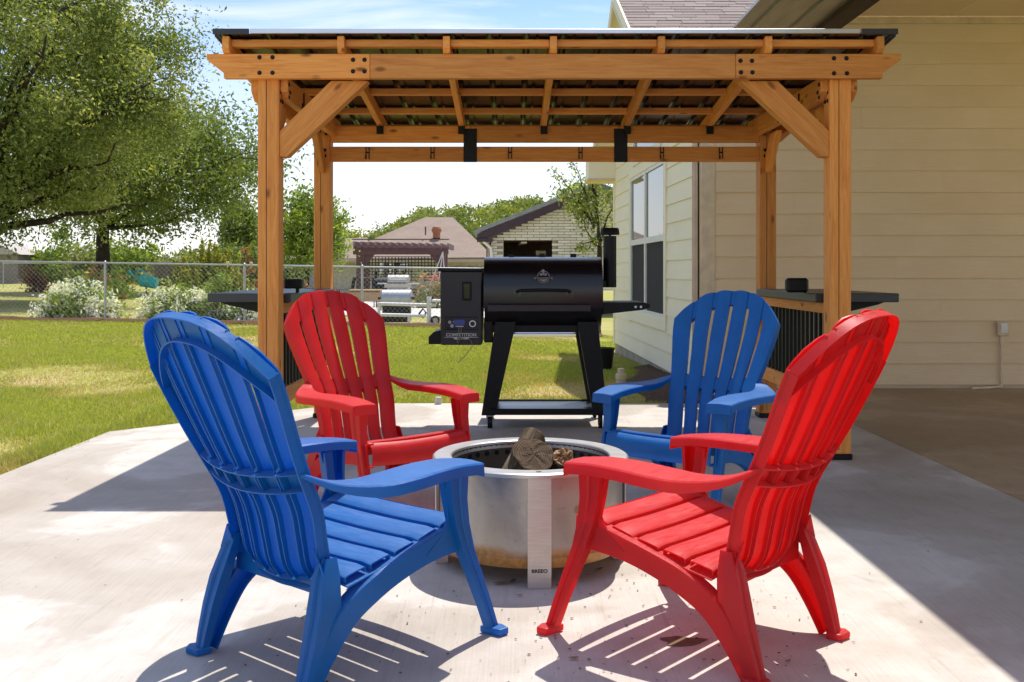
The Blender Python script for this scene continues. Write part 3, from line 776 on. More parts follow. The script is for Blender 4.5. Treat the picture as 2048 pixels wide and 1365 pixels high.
def log(p0, p1, r, label, endmat, jag=0):
    p0, p1 = Vector(p0), Vector(p1); d = p1-p0; Ln = d.length
    root = thing('firewood_log', label, 'log', p0, 0, 'logs in the fire pit'); root.rotation_euler = d.to_track_quat('X', 'Z').to_euler()
    n = 22; vs = []; ph = random.uniform(0, 6)
    for i in range(11):
        x = Ln*i/10
        for k in range(n):
            a_ = 2*math.pi*k/n; rr = r*(1+.07*math.sin(2*a_+ph)+.05*math.sin(3*a_+x*9)+.035*math.sin(7*a_+x*20+ph)+random.uniform(-.02,.02))
            vs.append((x, rr*math.cos(a_), rr*math.sin(a_)))
    fs = [(i*n+k, i*n+(k+1)%n, (i+1)*n+(k+1)%n, (i+1)*n+k) for i in range(10) for k in range(n)]
    b = MB(); b.add(vs, fs); b.build('bark', M['bark'], root, smooth=50)
    for e, base in ((0, 0), (1, 10*n)):
        b = MB(); ring = [vs[base+k] for k in range(n)]; x = Ln*e; sg = -1 if e == 0 else 1
        rings = [ring]+[[(x+sg*random.uniform(-.2,1)*jag, p[1]*q, p[2]*q) for p in ring] for q in (.96,.7,.4,.15)]
        allv = [p for rg in rings for p in rg]+[(x, 0, 0)]
        fs = [(i*n+k, i*n+(k+1)%n, (i+1)*n+(k+1)%n, (i+1)*n+k) for i in range(4) for k in range(n)]+[(4*n+k, 4*n+(k+1)%n, 5*n) for k in range(n)]
        if e == 0: fs = [f[::-1] for f in fs]
        b.add(allv, fs); b.build('cut_end', endmat, root)
    return root
log((.075, 3.40, .395), (.02, 3.66, .17), .070, 'thick firewood log showing its dark cut end above the fire pit rim', M['cut'], .003)
log((.085, 3.60, .425), (-.07, 3.38, .20), .046, 'pale barked log leaning up behind the thick log in the fire pit', M['cut'], .004)
log((.178, 3.41, .385), (.15, 3.64, .20), .036, 'thin log with a splintered pale end at right in the fire pit', M['fresh'], .014)
# ------------------------------------------------------------------ pellet grill
gr = thing('pellet_grill', 'black barrel pellet grill with side hopper, chimney and side shelf under the pergola', 'grill', (.205, 6.62, 0))
BK, BG = M['black'], M['blackgloss']
def barrel(w, sc, y0=0):
    pts = []
    n = 40
    for k in range(n):
        a = 2*math.pi*k/n; c, s_ = math.cos(a), math.sin(a)
        e = 2/2.7
        pts.append((math.copysign(abs(c)**e, c)*.245*sc, math.copysign(abs(s_)**e, s_)*.245*sc))
    return pts
def bar_mesh(x0, x1, sc, lo=None, hi=None):
    mb = MB(); pts = barrel(0, sc); n = len(pts)
    xs_ = [x0, x0+.012, x1-.012, x1]; q = [.975,1,1,.975]
    vs = [(x, p[0]*k, p[1]*k) for x, k in zip(xs_, q) for p in pts]
    fs = [(i*n+k, (i+1)*n+k, (i+1)*n+(k+1)%n, i*n+(k+1)%n) for i in range(3) for k in range(n)]
    fs += [tuple(range(n)), tuple(range(4*n-1, 3*n-1, -1))]
    mb.add(vs, fs); return mb
body = bar_mesh(-.385, .385, .985).build('barrel', BK, gr, loc=(0,0,.868), smooth=35)
mb = MB(); pts = [p for p in barrel(0, 1.02)]; 
def lid(i, j):
    a = R(-12)+R(200)*j; c, s_ = math.cos(a), math.sin(a); e = 2/2.7
    return (-.39+.78*i, -math.copysign(abs(c)**e, c)*.252, math.copysign(abs(s_)**e, s_)*.252)
ld = mb.grid(1, 30, lid).build('lid', BG, gr, loc=(0,0,.868), smooth=40, solid=.006, offset=1)
for x in (-.345,.345): MB().grid(1, 30, lambda i, j: (x-.004+.008*i, *[q*1.012 for q in lid(0, j)[1:]])).build('lid_seam', BK, ld, smooth=60)
# lid handle
hd = MB().tube([(-.17,-.262,.03),(-.17,-.30,.032),(-.15,-.312,.038),(0,-.315,.042),(.15,-.312,.038),(.17,-.30,.032),(.17,-.262,.03)], .010, 10).build('handle', BK, ld, smooth=60)
for x in (-.17,.17): MB().lathe([(.016,-.0),(.019,.003),(.022,.0),(.022,-.005)], 20, (x,-.262,.02), M=Matrix.Rotation(R(90),3,'X')).build('handle_ring', M['galv'], ld, smooth=60)
# emblem
M['emblem'] = simple('emblem_silver', (.26,.235,.225), .5, .2)
ye = -.2605
em = MB()
Rm = Matrix.Rotation(R(90),3,'X')
em.lathe([(.037,0),(.041,0)], 40, (0,ye,.125), M=Rm)
em.build('emblem', M['emblem'], ld, solid=.001)
mb = MB()
for a0, a1, r0, r1 in ((25,155,.012,.030),(205,335,.017,.031)):
    for k in range(3 if r0 < .013 else 1):
        lo, hi = (a0+k*(a1-a0)/3+4, a0+(k+1)*(a1-a0)/3-4) if r0 < .013 else (a0, a1)
        mb.lathe([(r0,0),(r1,0)], 10, (0,ye-.0005,.125), R(lo), R(hi), M=Rm)
mb.disc((-.002,ye-.0005,.165), .010, 12, (0,-1,0), .0008)
mb.build('emblem', M['emblem'], ld)
MB().box((0,ye-.001,.117), (.098,.001,.014)).build('emblem_banner', simple('banner', (.06,.045,.04), .5), ld)
text('emblem_lettering', 'PIT BOSS', .0135, M['emblem'], ld, (0,ye-.0022,.1165), (R(90),0,0), .0004, 1.3)
MB().prism([(-.05,ye,.112),(-.062,ye,.108),(-.056,ye,.116),(-.062,ye,.123),(-.05,ye,.121)], (0,-.001,0)).prism([(.05,ye,.112),(.062,ye,.108),(.056,ye,.116),(.062,ye,.123),(.05,ye,.121)], (0,-.001,0)).build('emblem_tail', M['emblem'], ld)
# front ledge, belly, pale curved strip below
MB().box((-.03,-.275,.792), (.67,.075,.05), .006).build('front_ledge', simple('maroon_black', (.02,.013,.015), .45), gr)
MB().box((0,-.02,.655), (.70,.36,.055), .01).build('belly_pan', BK, gr)
MB().grid(1, 10, lambda i, j: (-.20+.42*i, -.15+.32*j, .615-.03*math.sin(math.pi*j))).build('belly_strip', M['silver'], gr, smooth=60, solid=.004)  # pale metal strip curving under the barrel
for x in (-.21, .0, .215): MB().box((x,.07,1.135), (.04,.05,.03), .004).build('lid_hinge', BK, gr)
# legs
for s_, xt, xb in ((-1,-.245,-.36),(1,.29,.375)):
    for yy, n_ in ((-.235,0),(.215,1)):
        w0, w1 = .068, .046
        MB().prism([(xt-w0,yy,.70),(xt+w0,yy,.70),(xb+w1,yy,.085),(xb-w1,yy,.085)], (0,.045,0)).build('leg', BK, gr, bevel=.004)
        if s_ < 0:
            wh = MB().tube([(xb-.005,yy+.022,.04),(xb+.027,yy+.022,.04)], .040, 20).build('caster_wheel', M['black'], gr, smooth=40)
            MB().box((xb+.01,yy+.022,.075),(.05,.03,.03),.004).build('caster_fork', M['galv'], wh)
        else:
            wh = MB().lathe([(.036,-.012),(.048,-.012),(.048,.012),(.036,.012),(.036,-.012)], 24, (xb+.0,yy+.022,.05), M=Matrix.Rotation(R(90),3,'Y')).build('wheel', M['black'], gr, smooth=40)
            for k in range(8):
                a_ = k*math.pi/4; MB().bar((xb,yy+.022,.05),(xb,yy+.022+.038*math.cos(a_),.05+.038*math.sin(a_)),.008,.008).build('spoke', M['galv'], wh)
sh = MB().box((0,-.02,.118), (.69,.46,.008), .002).build('bottom_shelf', simple('shelf_grey_black', (.03,.033,.04), .3, 0, .5), gr)
MB().box((0,-.252,.112), (.70,.012,.042), .003).build('shelf_lip', BK, sh); MB().box((0,.212,.112), (.70,.012,.042), .003).build('shelf_lip', BK, sh)
# chimney
MB().box((.425,.03,.945), (.09,.07,.05), .006).build('chimney_elbow', BK, gr)
ch = MB().tube([(.462,.03,.92),(.462,.03,1.27)], .045, 24).build('chimney', BK, gr, smooth=40)
MB().lathe([(0,1.325),(.055,1.325),(.062,1.318),(.067,1.282),(.064,1.278),(0,1.284)], 28, (.462,.03,0)).build('chimney_cap', BK, ch, smooth=40)
MB().tube([(.462,.03,1.26),(.462,.03,1.29)], .008, 8).build('cap_stem', BK, ch)
# side shelf
sd = MB().prism([(.39,-.19,.825),(.39,-.19,.745),(.66,-.19,.775),(.705,-.19,.79),(.705,-.19,.815),(.66,-.19,.825)], (0,.38,0)).build('side_shelf', BK, gr, bevel=.004)
for x in (.61,.645): MB().disc((x,-.191,.795), .008, 14, (0,-1,0), .002).build('shelf_bolt', M['silver'], sd)
# hopper
hp = MB().box((-.537,-.05,.79), (.272,.40,.485), .008).build('hopper', simple('hopper_black', (.016,.013,.016), .42, 0, .5, .2, 20, .08, 300), gr)
MB().box((-.537,-.05,1.04), (.30,.43,.022), .005).build('hopper_lid', BK, hp)
MB().box((-.50,-.252,.90), (.062,.01,.122), .006).build('pellet_window_frame', BK, hp)
MB().box((-.50,-.259,.90), (.040,.004,.10), .002).build('pellet_window', simple('dark_glass', (.004,.004,.006), .08), hp)
MB().prism([(-.673,-.24,.645),(-.673,-.24,.552),(-.752,-.24,.552),(-.752,-.24,.60),(-.72,-.24,.632)], (0,.3,0)).build('cleanout_chute', BK, hp, bevel=.004)
MB().box((-.395,-.05,.87), (.03,.2,.1), .004).build('hopper_arm', BK, gr); MB().box((-.36,-.17,.64),(.06,.06,.16),.006).build('hopper_arm', BK, gr)
pn = MB().box((-.537,-.254,.69), (.222,.008,.085), .004).build('control_panel', simple('panel_navy', (.006,.005,.018), .25), hp)
M['lcd'] = simple('blue_display', (.05,.08,.30), .2); M['silk'] = simple('printed_silver', (.55,.53,.50), .5)
MB().box((-.549,-.259,.697), (.072,.003,.036), .001).build('display', M['lcd'], pn)
MB().lathe([(.016,0),(.021,0),(.023,.004),(.021,.008),(.016,.008)], 28, (-.462,-.258,.688), M=Matrix.Rotation(R(90),3,'X')).build('dial_ring', M['silver'], pn, smooth=50)
MB().lathe([(0,.016),(.012,.016),(.015,.012),(.016,0)], 20, (-.462,-.258,.688), M=Matrix.Rotation(R(90),3,'X')).build('dial', BG, pn, smooth=50)
for x, z in ((-.611,.698),(-.596,.674)): MB().lathe([(.006,0),(.0095,.0),(.0105,.001)], 18, (x,-.2585,z), M=Matrix.Rotation(R(90),3,'X')).disc((x,-.2585,z), .004, 10, (0,-1,0), .001).build('button', M['silk'], pn)
MB().prism([(-.592,-.2585,.702),(-.582,-.2585,.702),(-.587,-.2585,.694)], (0,-.001,0)).build('icon', M['silk'], pn)
MB().box((-.547,-.259,.671), (.052,.002,.006)).build('probe_socket', M['silk'], pn)
yy = -.2515
text('series_lettering', 'COMPETITION', .030, M['silk'], hp, (-.537,yy,.614), (R(90),0,0), .0006, 1.0, .0007)
MB().box((-.537,yy,.5985), (.222,.0012,.003)).prism([(-.592,yy,.597),(-.482,yy,.597),(-.497,yy,.584),(-.577,yy,.584)], (0,-.001,0)).build('series_badge', M['silk'], hp)
text('series_lettering', 'SERIES', .013, M['ink'], hp, (-.537,yy-.0016,.5905), (R(90),0,0), .0003, 1.3, .0003)
pc = MB()
pc.tube([(-.55,-.262,.668),(-.553,-.272,.62),(-.562,-.274,.575),(-.556,-.274,.560),(-.549,-.274,.575),(-.538,-.272,.62),(-.536,-.262,.668)], .0026, 6)
pc.tube([(-.549,-.273,.60),(-.52,-.275,.585),(-.483,-.275,.588),(-.468,-.274,.572),(-.463,-.274,.545),(-.49,-.274,.505),(-.52,-.274,.47),(-.557,-.276,.435)], .0022, 6)
tag(pc.build('meat_probe', simple('probe_wire', (.24,.21,.18), .5, .5), loc=(.205,6.62,0), smooth=60), 'thin grey probe cable dangling from the grill control panel', 'cable')

# ------------------------------------------------------------------ house
m = Mt('siding_paint'); m.set(.62, 0, .3); co = m.coord((1.2,14,18)); a = m.noise(5, 5, .6, co, .4); b = m.noise(1.3, 5, .6, m.coord())
c = m.ramp(b, [(.3,(.78,.59,.37)),(.7,(.86,.67,.44))]); m.col(m.mix(.12, c, m.ramp(a, [(.35,(.66,.49,.30)),(.65,(.88,.70,.48))])))
m.bump(a, .35, .006); M['siding'] = m.m
m = Mt('siding_paint_lit'); m.set(.55, 0, .3); co = m.coord((1.2,14,18)); a = m.noise(5, 5, .6, co, .4); b = m.noise(1.6, 6, .6, m.coord())  # siding paint again, colour raised to stand for the window wall's brighter light
c = m.ramp(b, [(.3,(.88,.78,.58)),(.7,(.93,.84,.65))]); m.col(m.mix(.12, c, m.ramp(a, [(.35,(.74,.67,.48)),(.65,(.92,.87,.70))]))); m.bump(a, .3, .005); M['cream'] = m.m
M['trim'] = simple('trim_board', (.72,.58,.40), .65, 0, .3, .14, 9, .3, 40)
M['found'] = simple('foundation_concrete', (.36,.315,.25), .9, 0, .2, .3, 5, .5, 40)
hs = thing('house', 'beige lap siding house with cream window wall and shingle roof at the right', 'house', (1.665, 8.75, 0))
HX, HY = 1.665, 8.75
EXPO = .1895
def hl(x, y, z): return Vector((x-HX, y-HY, z))
# back wall planks (facing the camera), y=8.66
plank = {}
def plankmesh(ln, h=EXPO):
    k = (round(ln,3), round(h,3))
    if k not in plank:
        me = MB(); me.prism([(0,0,0),(0,-.022,0),(0,-.022,.004),(0,-.008,h+.012),(0,0,h+.012)], (ln,0,0)); plank[k] = me.mesh('plank')
    return plank[k]
def splank(x0, x1, y, z, mat, rz=0):
    o = bpy.data.objects.new('plank', plankmesh(x1-x0)); COL.objects.link(o); o.parent = hs
    if len(o.data.materials) == 0: o.data.materials.append(mat)
    o.location = hl(x0, y, z); o.rotation_euler = (0,0,rz); return o
nrow = 18
for r in range(nrow):
    z = .02+r*EXPO
    if z > 3.2: break
    x0_ = 1.80 if z < 2.75 else 2.52; cut = (3.1, 4.6, 2.5, 3.8, 5.1, 3.4)[r % 6]
    if cut > x0_+.2: splank(x0_, round(cut-.0004, 4), 8.655+random.uniform(-.002,.001), z+random.uniform(-.002,.002), M['siding']); splank(round(cut+.0004, 4), 7.4, 8.655+random.uniform(-.002,.001), z+random.uniform(-.002,.002), M['siding'])
    else: splank(x0_, 7.4, 8.655, z, M['siding'])
MB().box(hl(2.08,8.72,1.46), (.86,.12,3.0)).build('wall', M['siding'], hs); MB().box(hl(5.01,8.721,1.65), (5.0,.12,3.4)).build('wall', M['siding'], hs)
MB().box(hl(5.0,8.625,3.245), (4.8,.03,.055), .004).build('frieze', M['trim'], hs)
# corner boards and fluted downspout
MB().box(hl(1.735,8.645,1.46), (.125,.035,2.88), .004).build('corner_board', M['trim'], hs)
ds = MB().box((0,0,0), (.055,.08,2.88), .006)
for i in range(3): ds.box((-.028,-.024+.024*i,0), (.006,.008,2.88))
ds.build('downspout', simple('tan_gutter', (.64,.49,.36), .5), hs, loc=hl(1.642,8.70,1.46))
# window wall: runs from (1.665,8.76) to (1.48,14.0)
wa, wb = Vector((1.667,8.76)), Vector((1.485,14.0)); wl = (wb-wa).length; wd = (wb-wa)/wl; wang = math.atan2(wd.y, wd.x)
RS = .53                                  # roof pitch
def rake_z(s_): return 2.62+RS*min(s_, wl-s_)*.98
wn_l = Vector((wd.y*-1, wd.x))            # outward, toward -x
def wp(s_, z, o_=0):                      # along wall, height, outward offset
    p = wa+wd*s_+wn_l*o_; return hl(p.x, p.y, z)
win = (1.43, 3.70, .52, 2.20)
for r in range(22):
    z0 = .0+r*EXPO; z1 = z0+EXPO
    s0, s1 = 0.0, wl
    if z0 > 2.55:
        c = (z0-2.60)/(RS*.98); s0, s1 = max(0, c), wl-max(0, c)
    if s1-s0 < .3: break
    spans = [(s0, s1)]
    if z0 < win[3]-.02 and z1 > win[2]+.02: spans = [(s0, win[0]-.07), (win[1]+.07, s1)]
    elif 2.28 < z0 < 3.05: spans = [(s0, win[0]+.1), (win[1]-.1, s1)]
    for a, b in spans:
        if b-a < .05: continue
        mb = MB(); pr = [(0,0),(.022,0),(.022,.004),(.008,EXPO+.012),(0,EXPO+.012)]
        mb.prism([wp(a, z0+q[1], q[0]) for q in pr], wp(b, 0)-wp(a, 0)); mb.build('plank', M['cream'], hs)
mb = MB(); mb.prism([wp(0,-.0,-.003), wp(wl,-.0,-.003), wp(wl,2.5,-.003), wp(wl/2,2.5+RS*wl/2,-.003), wp(0,2.5,-.003)], wn_l.to_3d()*-.12); mb.build('wall', M['cream'], hs)
mb = MB(); mb.prism([wp(-.02,-.5,.004), wp(wl,-.5,.004), wp(wl,.0,.004), wp(-.02,.0,.004)], wn_l.to_3d()*-.1); mb.build('foundation', M['found'], hs)
MB().prism([wp(wl-.06,-.02,.03), wp(wl+.03,-.02,.03), wp(wl+.03,2.55,.03), wp(wl-.06,2.55,.03)], wn_l.to_3d()*-.035).build('corner_board', M['cream'], hs)
MB().prism([wp(.0,-.02,.03), wp(.10,-.02,.03), wp(.10,2.62,.03), wp(0,2.62,.03)], wn_l.to_3d()*-.035).build('corner_board', M['cream'], hs)
m = Mt('window_glass'); m.set(.02, 0, 1.0); m.col((.05,.06,.07)); m.b.inputs['Metallic'].default_value = .0; m.b.inputs['IOR'].default_value = 2.6; M['glass'] = m.m
M['screen'] = simple('insect_screen', (.045,.042,.045), .85, 0, .2, .1, 200)
M['vinyl'] = simple('white_vinyl', (.76,.74,.68), .45, 0, .5, .05, 8)
def wquad(s0, s1, z0, z1, o0, o1, name, mat, par=hs):
    b = MB().prism([wp(s0,z0,o0), wp(s1,z0,o0), wp(s1,z1,o0), wp(s0,z1,o0)], wn_l.to_3d()*(o1-o0)); return b.build(name, mat, par)
wroot = wquad(win[0], win[1], win[2], win[3], -.02, -.012, 'window', M['screen'])
midz, mids = 1.38, (win[0]+win[1])/2+.06
for (a, b, c, d) in ((win[0]-.09, win[0], win[2]-.12, win[3]+.09), (win[1], win[1]+.09, win[2]-.12, win[3]+.09), (win[0], win[1], win[2]-.12, win[2]), (win[0], win[1], win[3], win[3]+.09)):
    wquad(a, b, c, d, -.01, .034, 'window_trim', M['cream'], wroot)
for (a, b, c, d) in ((win[0], win[0]+.05, win[2], win[3]), (win[1]-.05, win[1], win[2], win[3]), (mids-.045, mids+.045, win[2], win[3])):
    wquad(a, b, c, d, -.011, .028, 'window_frame', M['vinyl'], wroot)
for (a, b) in ((win[0]+.05, mids-.045), (mids+.045, win[1]-.05)):
    for (c, d) in ((win[2], win[2]+.05), (midz-.035, midz+.035), (win[3]-.04, win[3])): wquad(a, b, c, d, -.0105, .026, 'window_frame', M['vinyl'], wroot)
    wquad(a, b, midz+.035, win[3]-.04, -.011, .010, 'pane', M['glass'], wroot)
    wquad(a, b, win[2]+.05, midz-.035, -.011, .008, 'screen_panel', M['screen'], wroot)
up_ = wquad(win[0]+.3, win[1]-.3, 2.42, 2.95, -.02, .012, 'window', M['glass'])
for (a, b, c, d) in ((win[0]+.2, win[1]-.2, 2.33, 2.42), (win[0]+.2, win[1]-.2, 2.95, 3.04), (win[0]+.2, win[0]+.3, 2.42, 2.95), (win[1]-.3, win[1]-.2, 2.42, 2.95)): wquad(a, b, c, d, -.01, .036, 'window_trim', M['vinyl'], up_)
# wing roof, gable over the window wall; ridge along x
rx0, rx1 = 1.20, 5.0
rc = 9.82; zc = 3.46
def rz_(y): return zc+.53*(y-rc)
yr = 11.45
def slope(y0, y1, nm, th=.06):
    f = (lambda y: rz_(y)) if y1 <= yr+.01 else (lambda y: 2*rz_(yr)*0.5+rz_(yr)*0.5*1-rz_(yr)*.5-(y-yr)*.53+0)
    return f
mb = MB(); mb.prism([hl(rx0,8.80,rz_(8.80)-.02), hl(rx0,yr,rz_(yr)-.02), hl(rx0,yr,rz_(yr)-.14), hl(rx0,8.80,rz_(8.80)-.14)], (rx1-rx0,0,0))
zr2 = rz_(yr)-.53*(14.45-yr)
mb.prism([hl(rx0,yr,rz_(yr)-.02), hl(rx0,14.45,zr2-.02), hl(rx0,14.45,zr2-.14), hl(rx0,yr,rz_(yr)-.14)], (rx1-rx0,0,0))
M['shdark'] = simple('roof_underlay', (.16,.13,.115), .9)
rfo = mb.build('roof', M['shdark'], hs)
for (ya, za, yb_, zb_) in ((8.80, rz_(8.80), yr, rz_(yr)), (yr, rz_(yr), 14.45, zr2)):
    MB().prism([hl(rx0-.022,ya,za+.004), hl(rx0-.022,yb_,zb_+.004), hl(rx0-.022,yb_,zb_-.19), hl(rx0-.022,ya,za-.19)], (.02,0,0)).build('rake_board', M['cream'], hs)
    MB().prism([hl(rx0-.022,ya,za-.145), hl(rx0-.022,yb_,zb_-.145), hl(1.66,yb_,zb_-.145), hl(1.66,ya,za-.145)], (0,0,-.012)).build('soffit', M['cream'], hs)
m = Mt('roof_shingle'); m.set(.9, 0, .15); co = m.coord(); a = m.noise(120, 3, .7, co); oi = m.n('ShaderNodeObjectInfo')
c = m.ramp(oi.outputs['Random'], [(0,(.20,.155,.135)),(.5,(.27,.215,.19)),(1,(.34,.275,.245))]); m.col(m.mix(.35, c, m.ramp(a, [(.3,(.13,.1,.09)),(.7,(.42,.35,.31))]))); m.bump(a, .5, .004); M['shingle'] = m.m
ang = math.atan(.53); tab = MB().prism([(0,0,.004),(0,.20,.0),(0,.20,.008),(0,0,.016)], (.245,0,0)).mesh('shingle'); tab.materials.append(M['shingle'])
rr = 0; y = 9.15
while y < yr-.05:
    x = rx0+.0-random.uniform(0,.1)*0+(-.12 if rr % 2 else 0)
    while x < 3.3:
        o = bpy.data.objects.new('shingle', tab); COL.objects.link(o); o.parent = rfo
        xs0 = max(x, rx0); o.location = hl(xs0, y, rz_(y)-.012)+Vector((0,0,random.uniform(0,.004))); o.rotation_euler = (ang,0,0)
        wdt = random.choice((.8,1.0,1.0,1.25)); o.scale = (wdt*(1 if x >= rx0 else .5), 1, 1); x += .245*wdt*(1 if x >= rx0 else .5)+.004
    y += .125*math.cos(ang); rr += 1
# boxed eave return at the far corner
MB().box(hl(1.29,14.15,2.49), (.40,.52,.30), .006).build('eave_box', M['cream'], hs)
MB().box(hl(1.29,14.15,2.325), (.43,.54,.03), .004).build('eave_box', M['trim'], hs)
# outlet with conduit on the back wall
ob = MB().box(hl(4.33,8.605,.52), (.085,.05,.125), .006).build('outlet', M['trim'], hs)
MB().box(hl(4.33,8.578,.525), (.06,.006,.085), .003).box(hl(4.33,8.572,.525), (.05,.004,.03), .001).build('outlet_cover', M['vinyl'], ob)
MB().tube([hl(4.325,8.615,.46), hl(4.325,8.615,.05), hl(4.315,8.60,.012), hl(4.2,8.57,.004), hl(4.02,8.52,.004)], .012, 8).build('conduit', M['trim'], hs, smooth=60)
# porch roof over the right side
pr_ = thing('porch_roof', 'covered porch roof with ribbed metal edge and dark brown beam along the house', 'porch roof', (3.9, 8.6, 3.0))
def ql(x, y, z): return Vector((x-3.9, y-8.6, z-3.0))
m = Mt('porch_metal'); m.set(.3, .6, .5); a = m.noise(2, 3, .5, m.coord((6,.6,6), rnd=False)); m.col(m.ramp(a, [(.3,(.36,.32,.28)),(.7,(.50,.46,.41))])); M['porchmetal'] = m.m
prf = [(1.80,3.02),(1.80,3.0),(1.90,3.0),(1.915,3.03),(1.955,3.03),(1.97,3.0),(2.22,3.0),(2.235,3.03),(2.275,3.03),(2.29,3.0),(2.50,3.0)]
MB().grid(len(prf)-1, 1, lambda i, j: ql(prf[int(round(i*(len(prf)-1)))][0], -4+12.62*j, prf[int(round(i*(len(prf)-1)))][1])).build('metal_edge', M['porchmetal'], pr_, solid=.002)
MB().box(ql(2.535,2.31,3.06), (.165,12.62,.215), .006).build('beam', simple('brown_beam', (.05,.026,.016), .6, 0, .3, .3, 6), pr_)
for i in range(4):
    MB().box(ql(3.24+i*1.222,2.31,3.29), (1.218,12.62,.02), .003).build('ceiling_panel', M['siding'], pr_)
MB().box(ql(5.15,2.31,3.35), (5.2,12.62,.05)).build('roof_deck', M['roofmetal'], pr_)
# yard odds and ends by the wall
cp = MB().lathe([(0,.17),(.03,.17),(.034,.165),(.034,.12),(.05,.118),(.053,.112),(.053,.07),(.049,.066),(.049,-.1)], 20)
tag(cp.build('cleanout_pipe', simple('tan_pvc', (.58,.48,.30), .5), loc=(1.045, 9.35, gzf(1.045,9.35)), smooth=35), 'tan plastic cleanout pipe standing in the grass by the house', 'pipe')
tag(MB().lathe([(0,0),(.075,0),(.105,.24),(.112,.245),(.112,.26),(.100,.26),(.074,.02),(0,.02)], 24).build('plant_pot', M['black'], loc=(1.05,11.0,gzf(1.05,11.0)), smooth=35), 'black plastic plant pot on the grass behind the grill leg', 'pot')
tag(MB().lathe([(0,.055),(.022,.055),(.026,.05),(.026,0)], 16).build('sprinkler_stub', simple('grey_pvc', (.55,.53,.48), .6), loc=(-.57,7.55,0), smooth=35), 'short grey pipe stub at the patio edge', 'pipe')
# ------------------------------------------------------------------ chain link fence
FY = 18.4
def fence(name, label, xs_, Y, h, wire, step, slope_y=0.0, zof=0.0):
    root = thing(name, label, 'fence', (xs_[0], Y, 0))
    X0, X1 = xs_[0], xs_[-1]
    def loc(x, z): return Vector((x-X0, slope_y*(x-X0), z))
    def g_(x): return gzf(x, Y+slope_y*(x-X0))+zof
    for x in xs_:
        p = MB().tube([loc(x, g_(x)-.1), loc(x, g_(x)+h+.01)], .024 if wire > .0015 else .02, 10).build('fence_post', M['galv'], root, smooth=50)
        MB().lathe([(.0,.055),(.015,.05),(.03,.03),(.033,0),(.03,-.01)], 12, loc(x, g_(x)+h-.01)).build('post_cap', M['galv'], p, smooth=50)
    n = max(2, int((X1-X0)/1.0))
    MB().tube([loc(X0+(X1-X0)*i/n, g_(X0+(X1-X0)*i/n)+h) for i in range(n+1)], .019, 8).build('top_rail', M['galv'], root, smooth=50)
    if step:
        mb = MB(); hh = h-.03; k = X0-hh
        while k < X1:
            for sg in (1, -1):
                a0, a1 = (k, k+hh) if sg > 0 else (k+hh, k)
                z0_, z1_ = 0., hh
                # clip
                pts = []
                for q in (0, .5, 1):
                    x = a0+(a1-a0)*q; pts.append((x, q*hh))
                lo = max(0, (X0-k)/hh); hi = min(1, (X1-k)/hh)
                if hi <= lo: continue
                f0, f1 = (lo, hi)
                xa, xb = k+hh*f0, k+hh*f1
                za, zb_ = (hh*f0, hh*f1) if sg > 0 else (hh*(1-f0), hh*(1-f1))
                mb.tube([loc(xa, g_(xa)+.02+za)+Vector((0,sg*.002,0)), loc(xb, g_(xb)+.02+zb_)+Vector((0,sg*.002,0))], wire, 3, False)
            k += step
        tag(mb.build('chain_mesh', M['galv'], root), kind='stuff')
    return root
cf = fence('chain_link_fence', 'galvanised chain link fence running across the lawn behind the patio', [-10.6, -7.68, -5.05, -2.83, -.4, 1.62], FY, 1.11, .0021, .088)
for (x, w) in ((-5.36,.055),(-4.92,.05)):
    tag(MB().box((0,0,.0), (w,.05,.07), .01).box((0,0,-.05),(.02,.03,.06)).build('fence_bracket', simple('tan_plastic', (.62,.52,.32), .6), loc=(x, FY-.02, gzf(x,FY)+1.14)), 'tan clip on the fence rail, the %s of two left of the pergola post' % ('left one' if x < -5.2 else 'right one'), 'clip')
fence('back_fence', 'low distant chain link fence beyond the big tree trunk', [-24, -19.2, -14.4, -9.6], 46, 1.15, .001, 0)
# ------------------------------------------------------------------ foliage tools
def leaves(cent, size, jit=.5, flat=.0, seed=0):
    r = np.random.default_rng(seed); n = len(cent)
    u = r.standard_normal((n,3)); u /= np.linalg.norm(u, axis=1, keepdims=True)
    w = r.standard_normal((n,3)); w[:,2] += flat; w -= u*(u*w).sum(1, keepdims=True); w /= np.linalg.norm(w, axis=1, keepdims=True)+1e-9
    s_ = (size*r.uniform(1-jit, 1+jit, n))[:,None]
    V = np.stack([cent-u*s_, cent+w*s_*.42, cent+u*s_, cent-w*s_*.42], 1).reshape(-1, 3)
    return V, np.arange(4*n).reshape(-1, 4)
def clumps(nc, per, fn, sig, seed):
    r = np.random.default_rng(seed); c = np.array([fn(r) for _ in range(nc)])
    k = np.repeat(np.arange(nc), per); tb = r.random(nc)
    p = c[k]+r.standard_normal((len(k),3))*sig*(.6+.8*r.random(nc))[k][:,None]
    t = np.clip(.5*tb[k]+.5*r.random(len(k)), 0, 1)
    return p, t, c
M['trunk'] = simple('tree_bark', (.055,.042,.032), .95, 0, .1, .4, 6, 1.0, 14)
M['twig'] = simple('twig_bark', (.12,.09,.065), .95, 0, .1, .3, 10)
def limb(p0, p1, r0, r1, sag, n=7, wob=.15):
    p0, p1 = Vector(p0), Vector(p1); out = []
    for i in range(n+1):
        t = i/n; p = p0.lerp(p1, t); p.z += sag*math.sin(math.pi*t); k = (p1-p0).length*wob*.12
        if 0 < i < n: p += Vector((random.uniform(-k,k), random.uniform(-k,k), random.uniform(-k,k)))
        out.append(p)
    return out, [r0+(r1-r0)*i/n for i in range(n+1)]
def ell(c, rad, shell=.55):
    def f(r):
        u = r.standard_normal(3); u /= np.linalg.norm(u); q = (shell+(1-shell)*r.random())**.7
        return np.array(c)+u*np.array(rad)*q*r.uniform(.75,1.05)
    return f
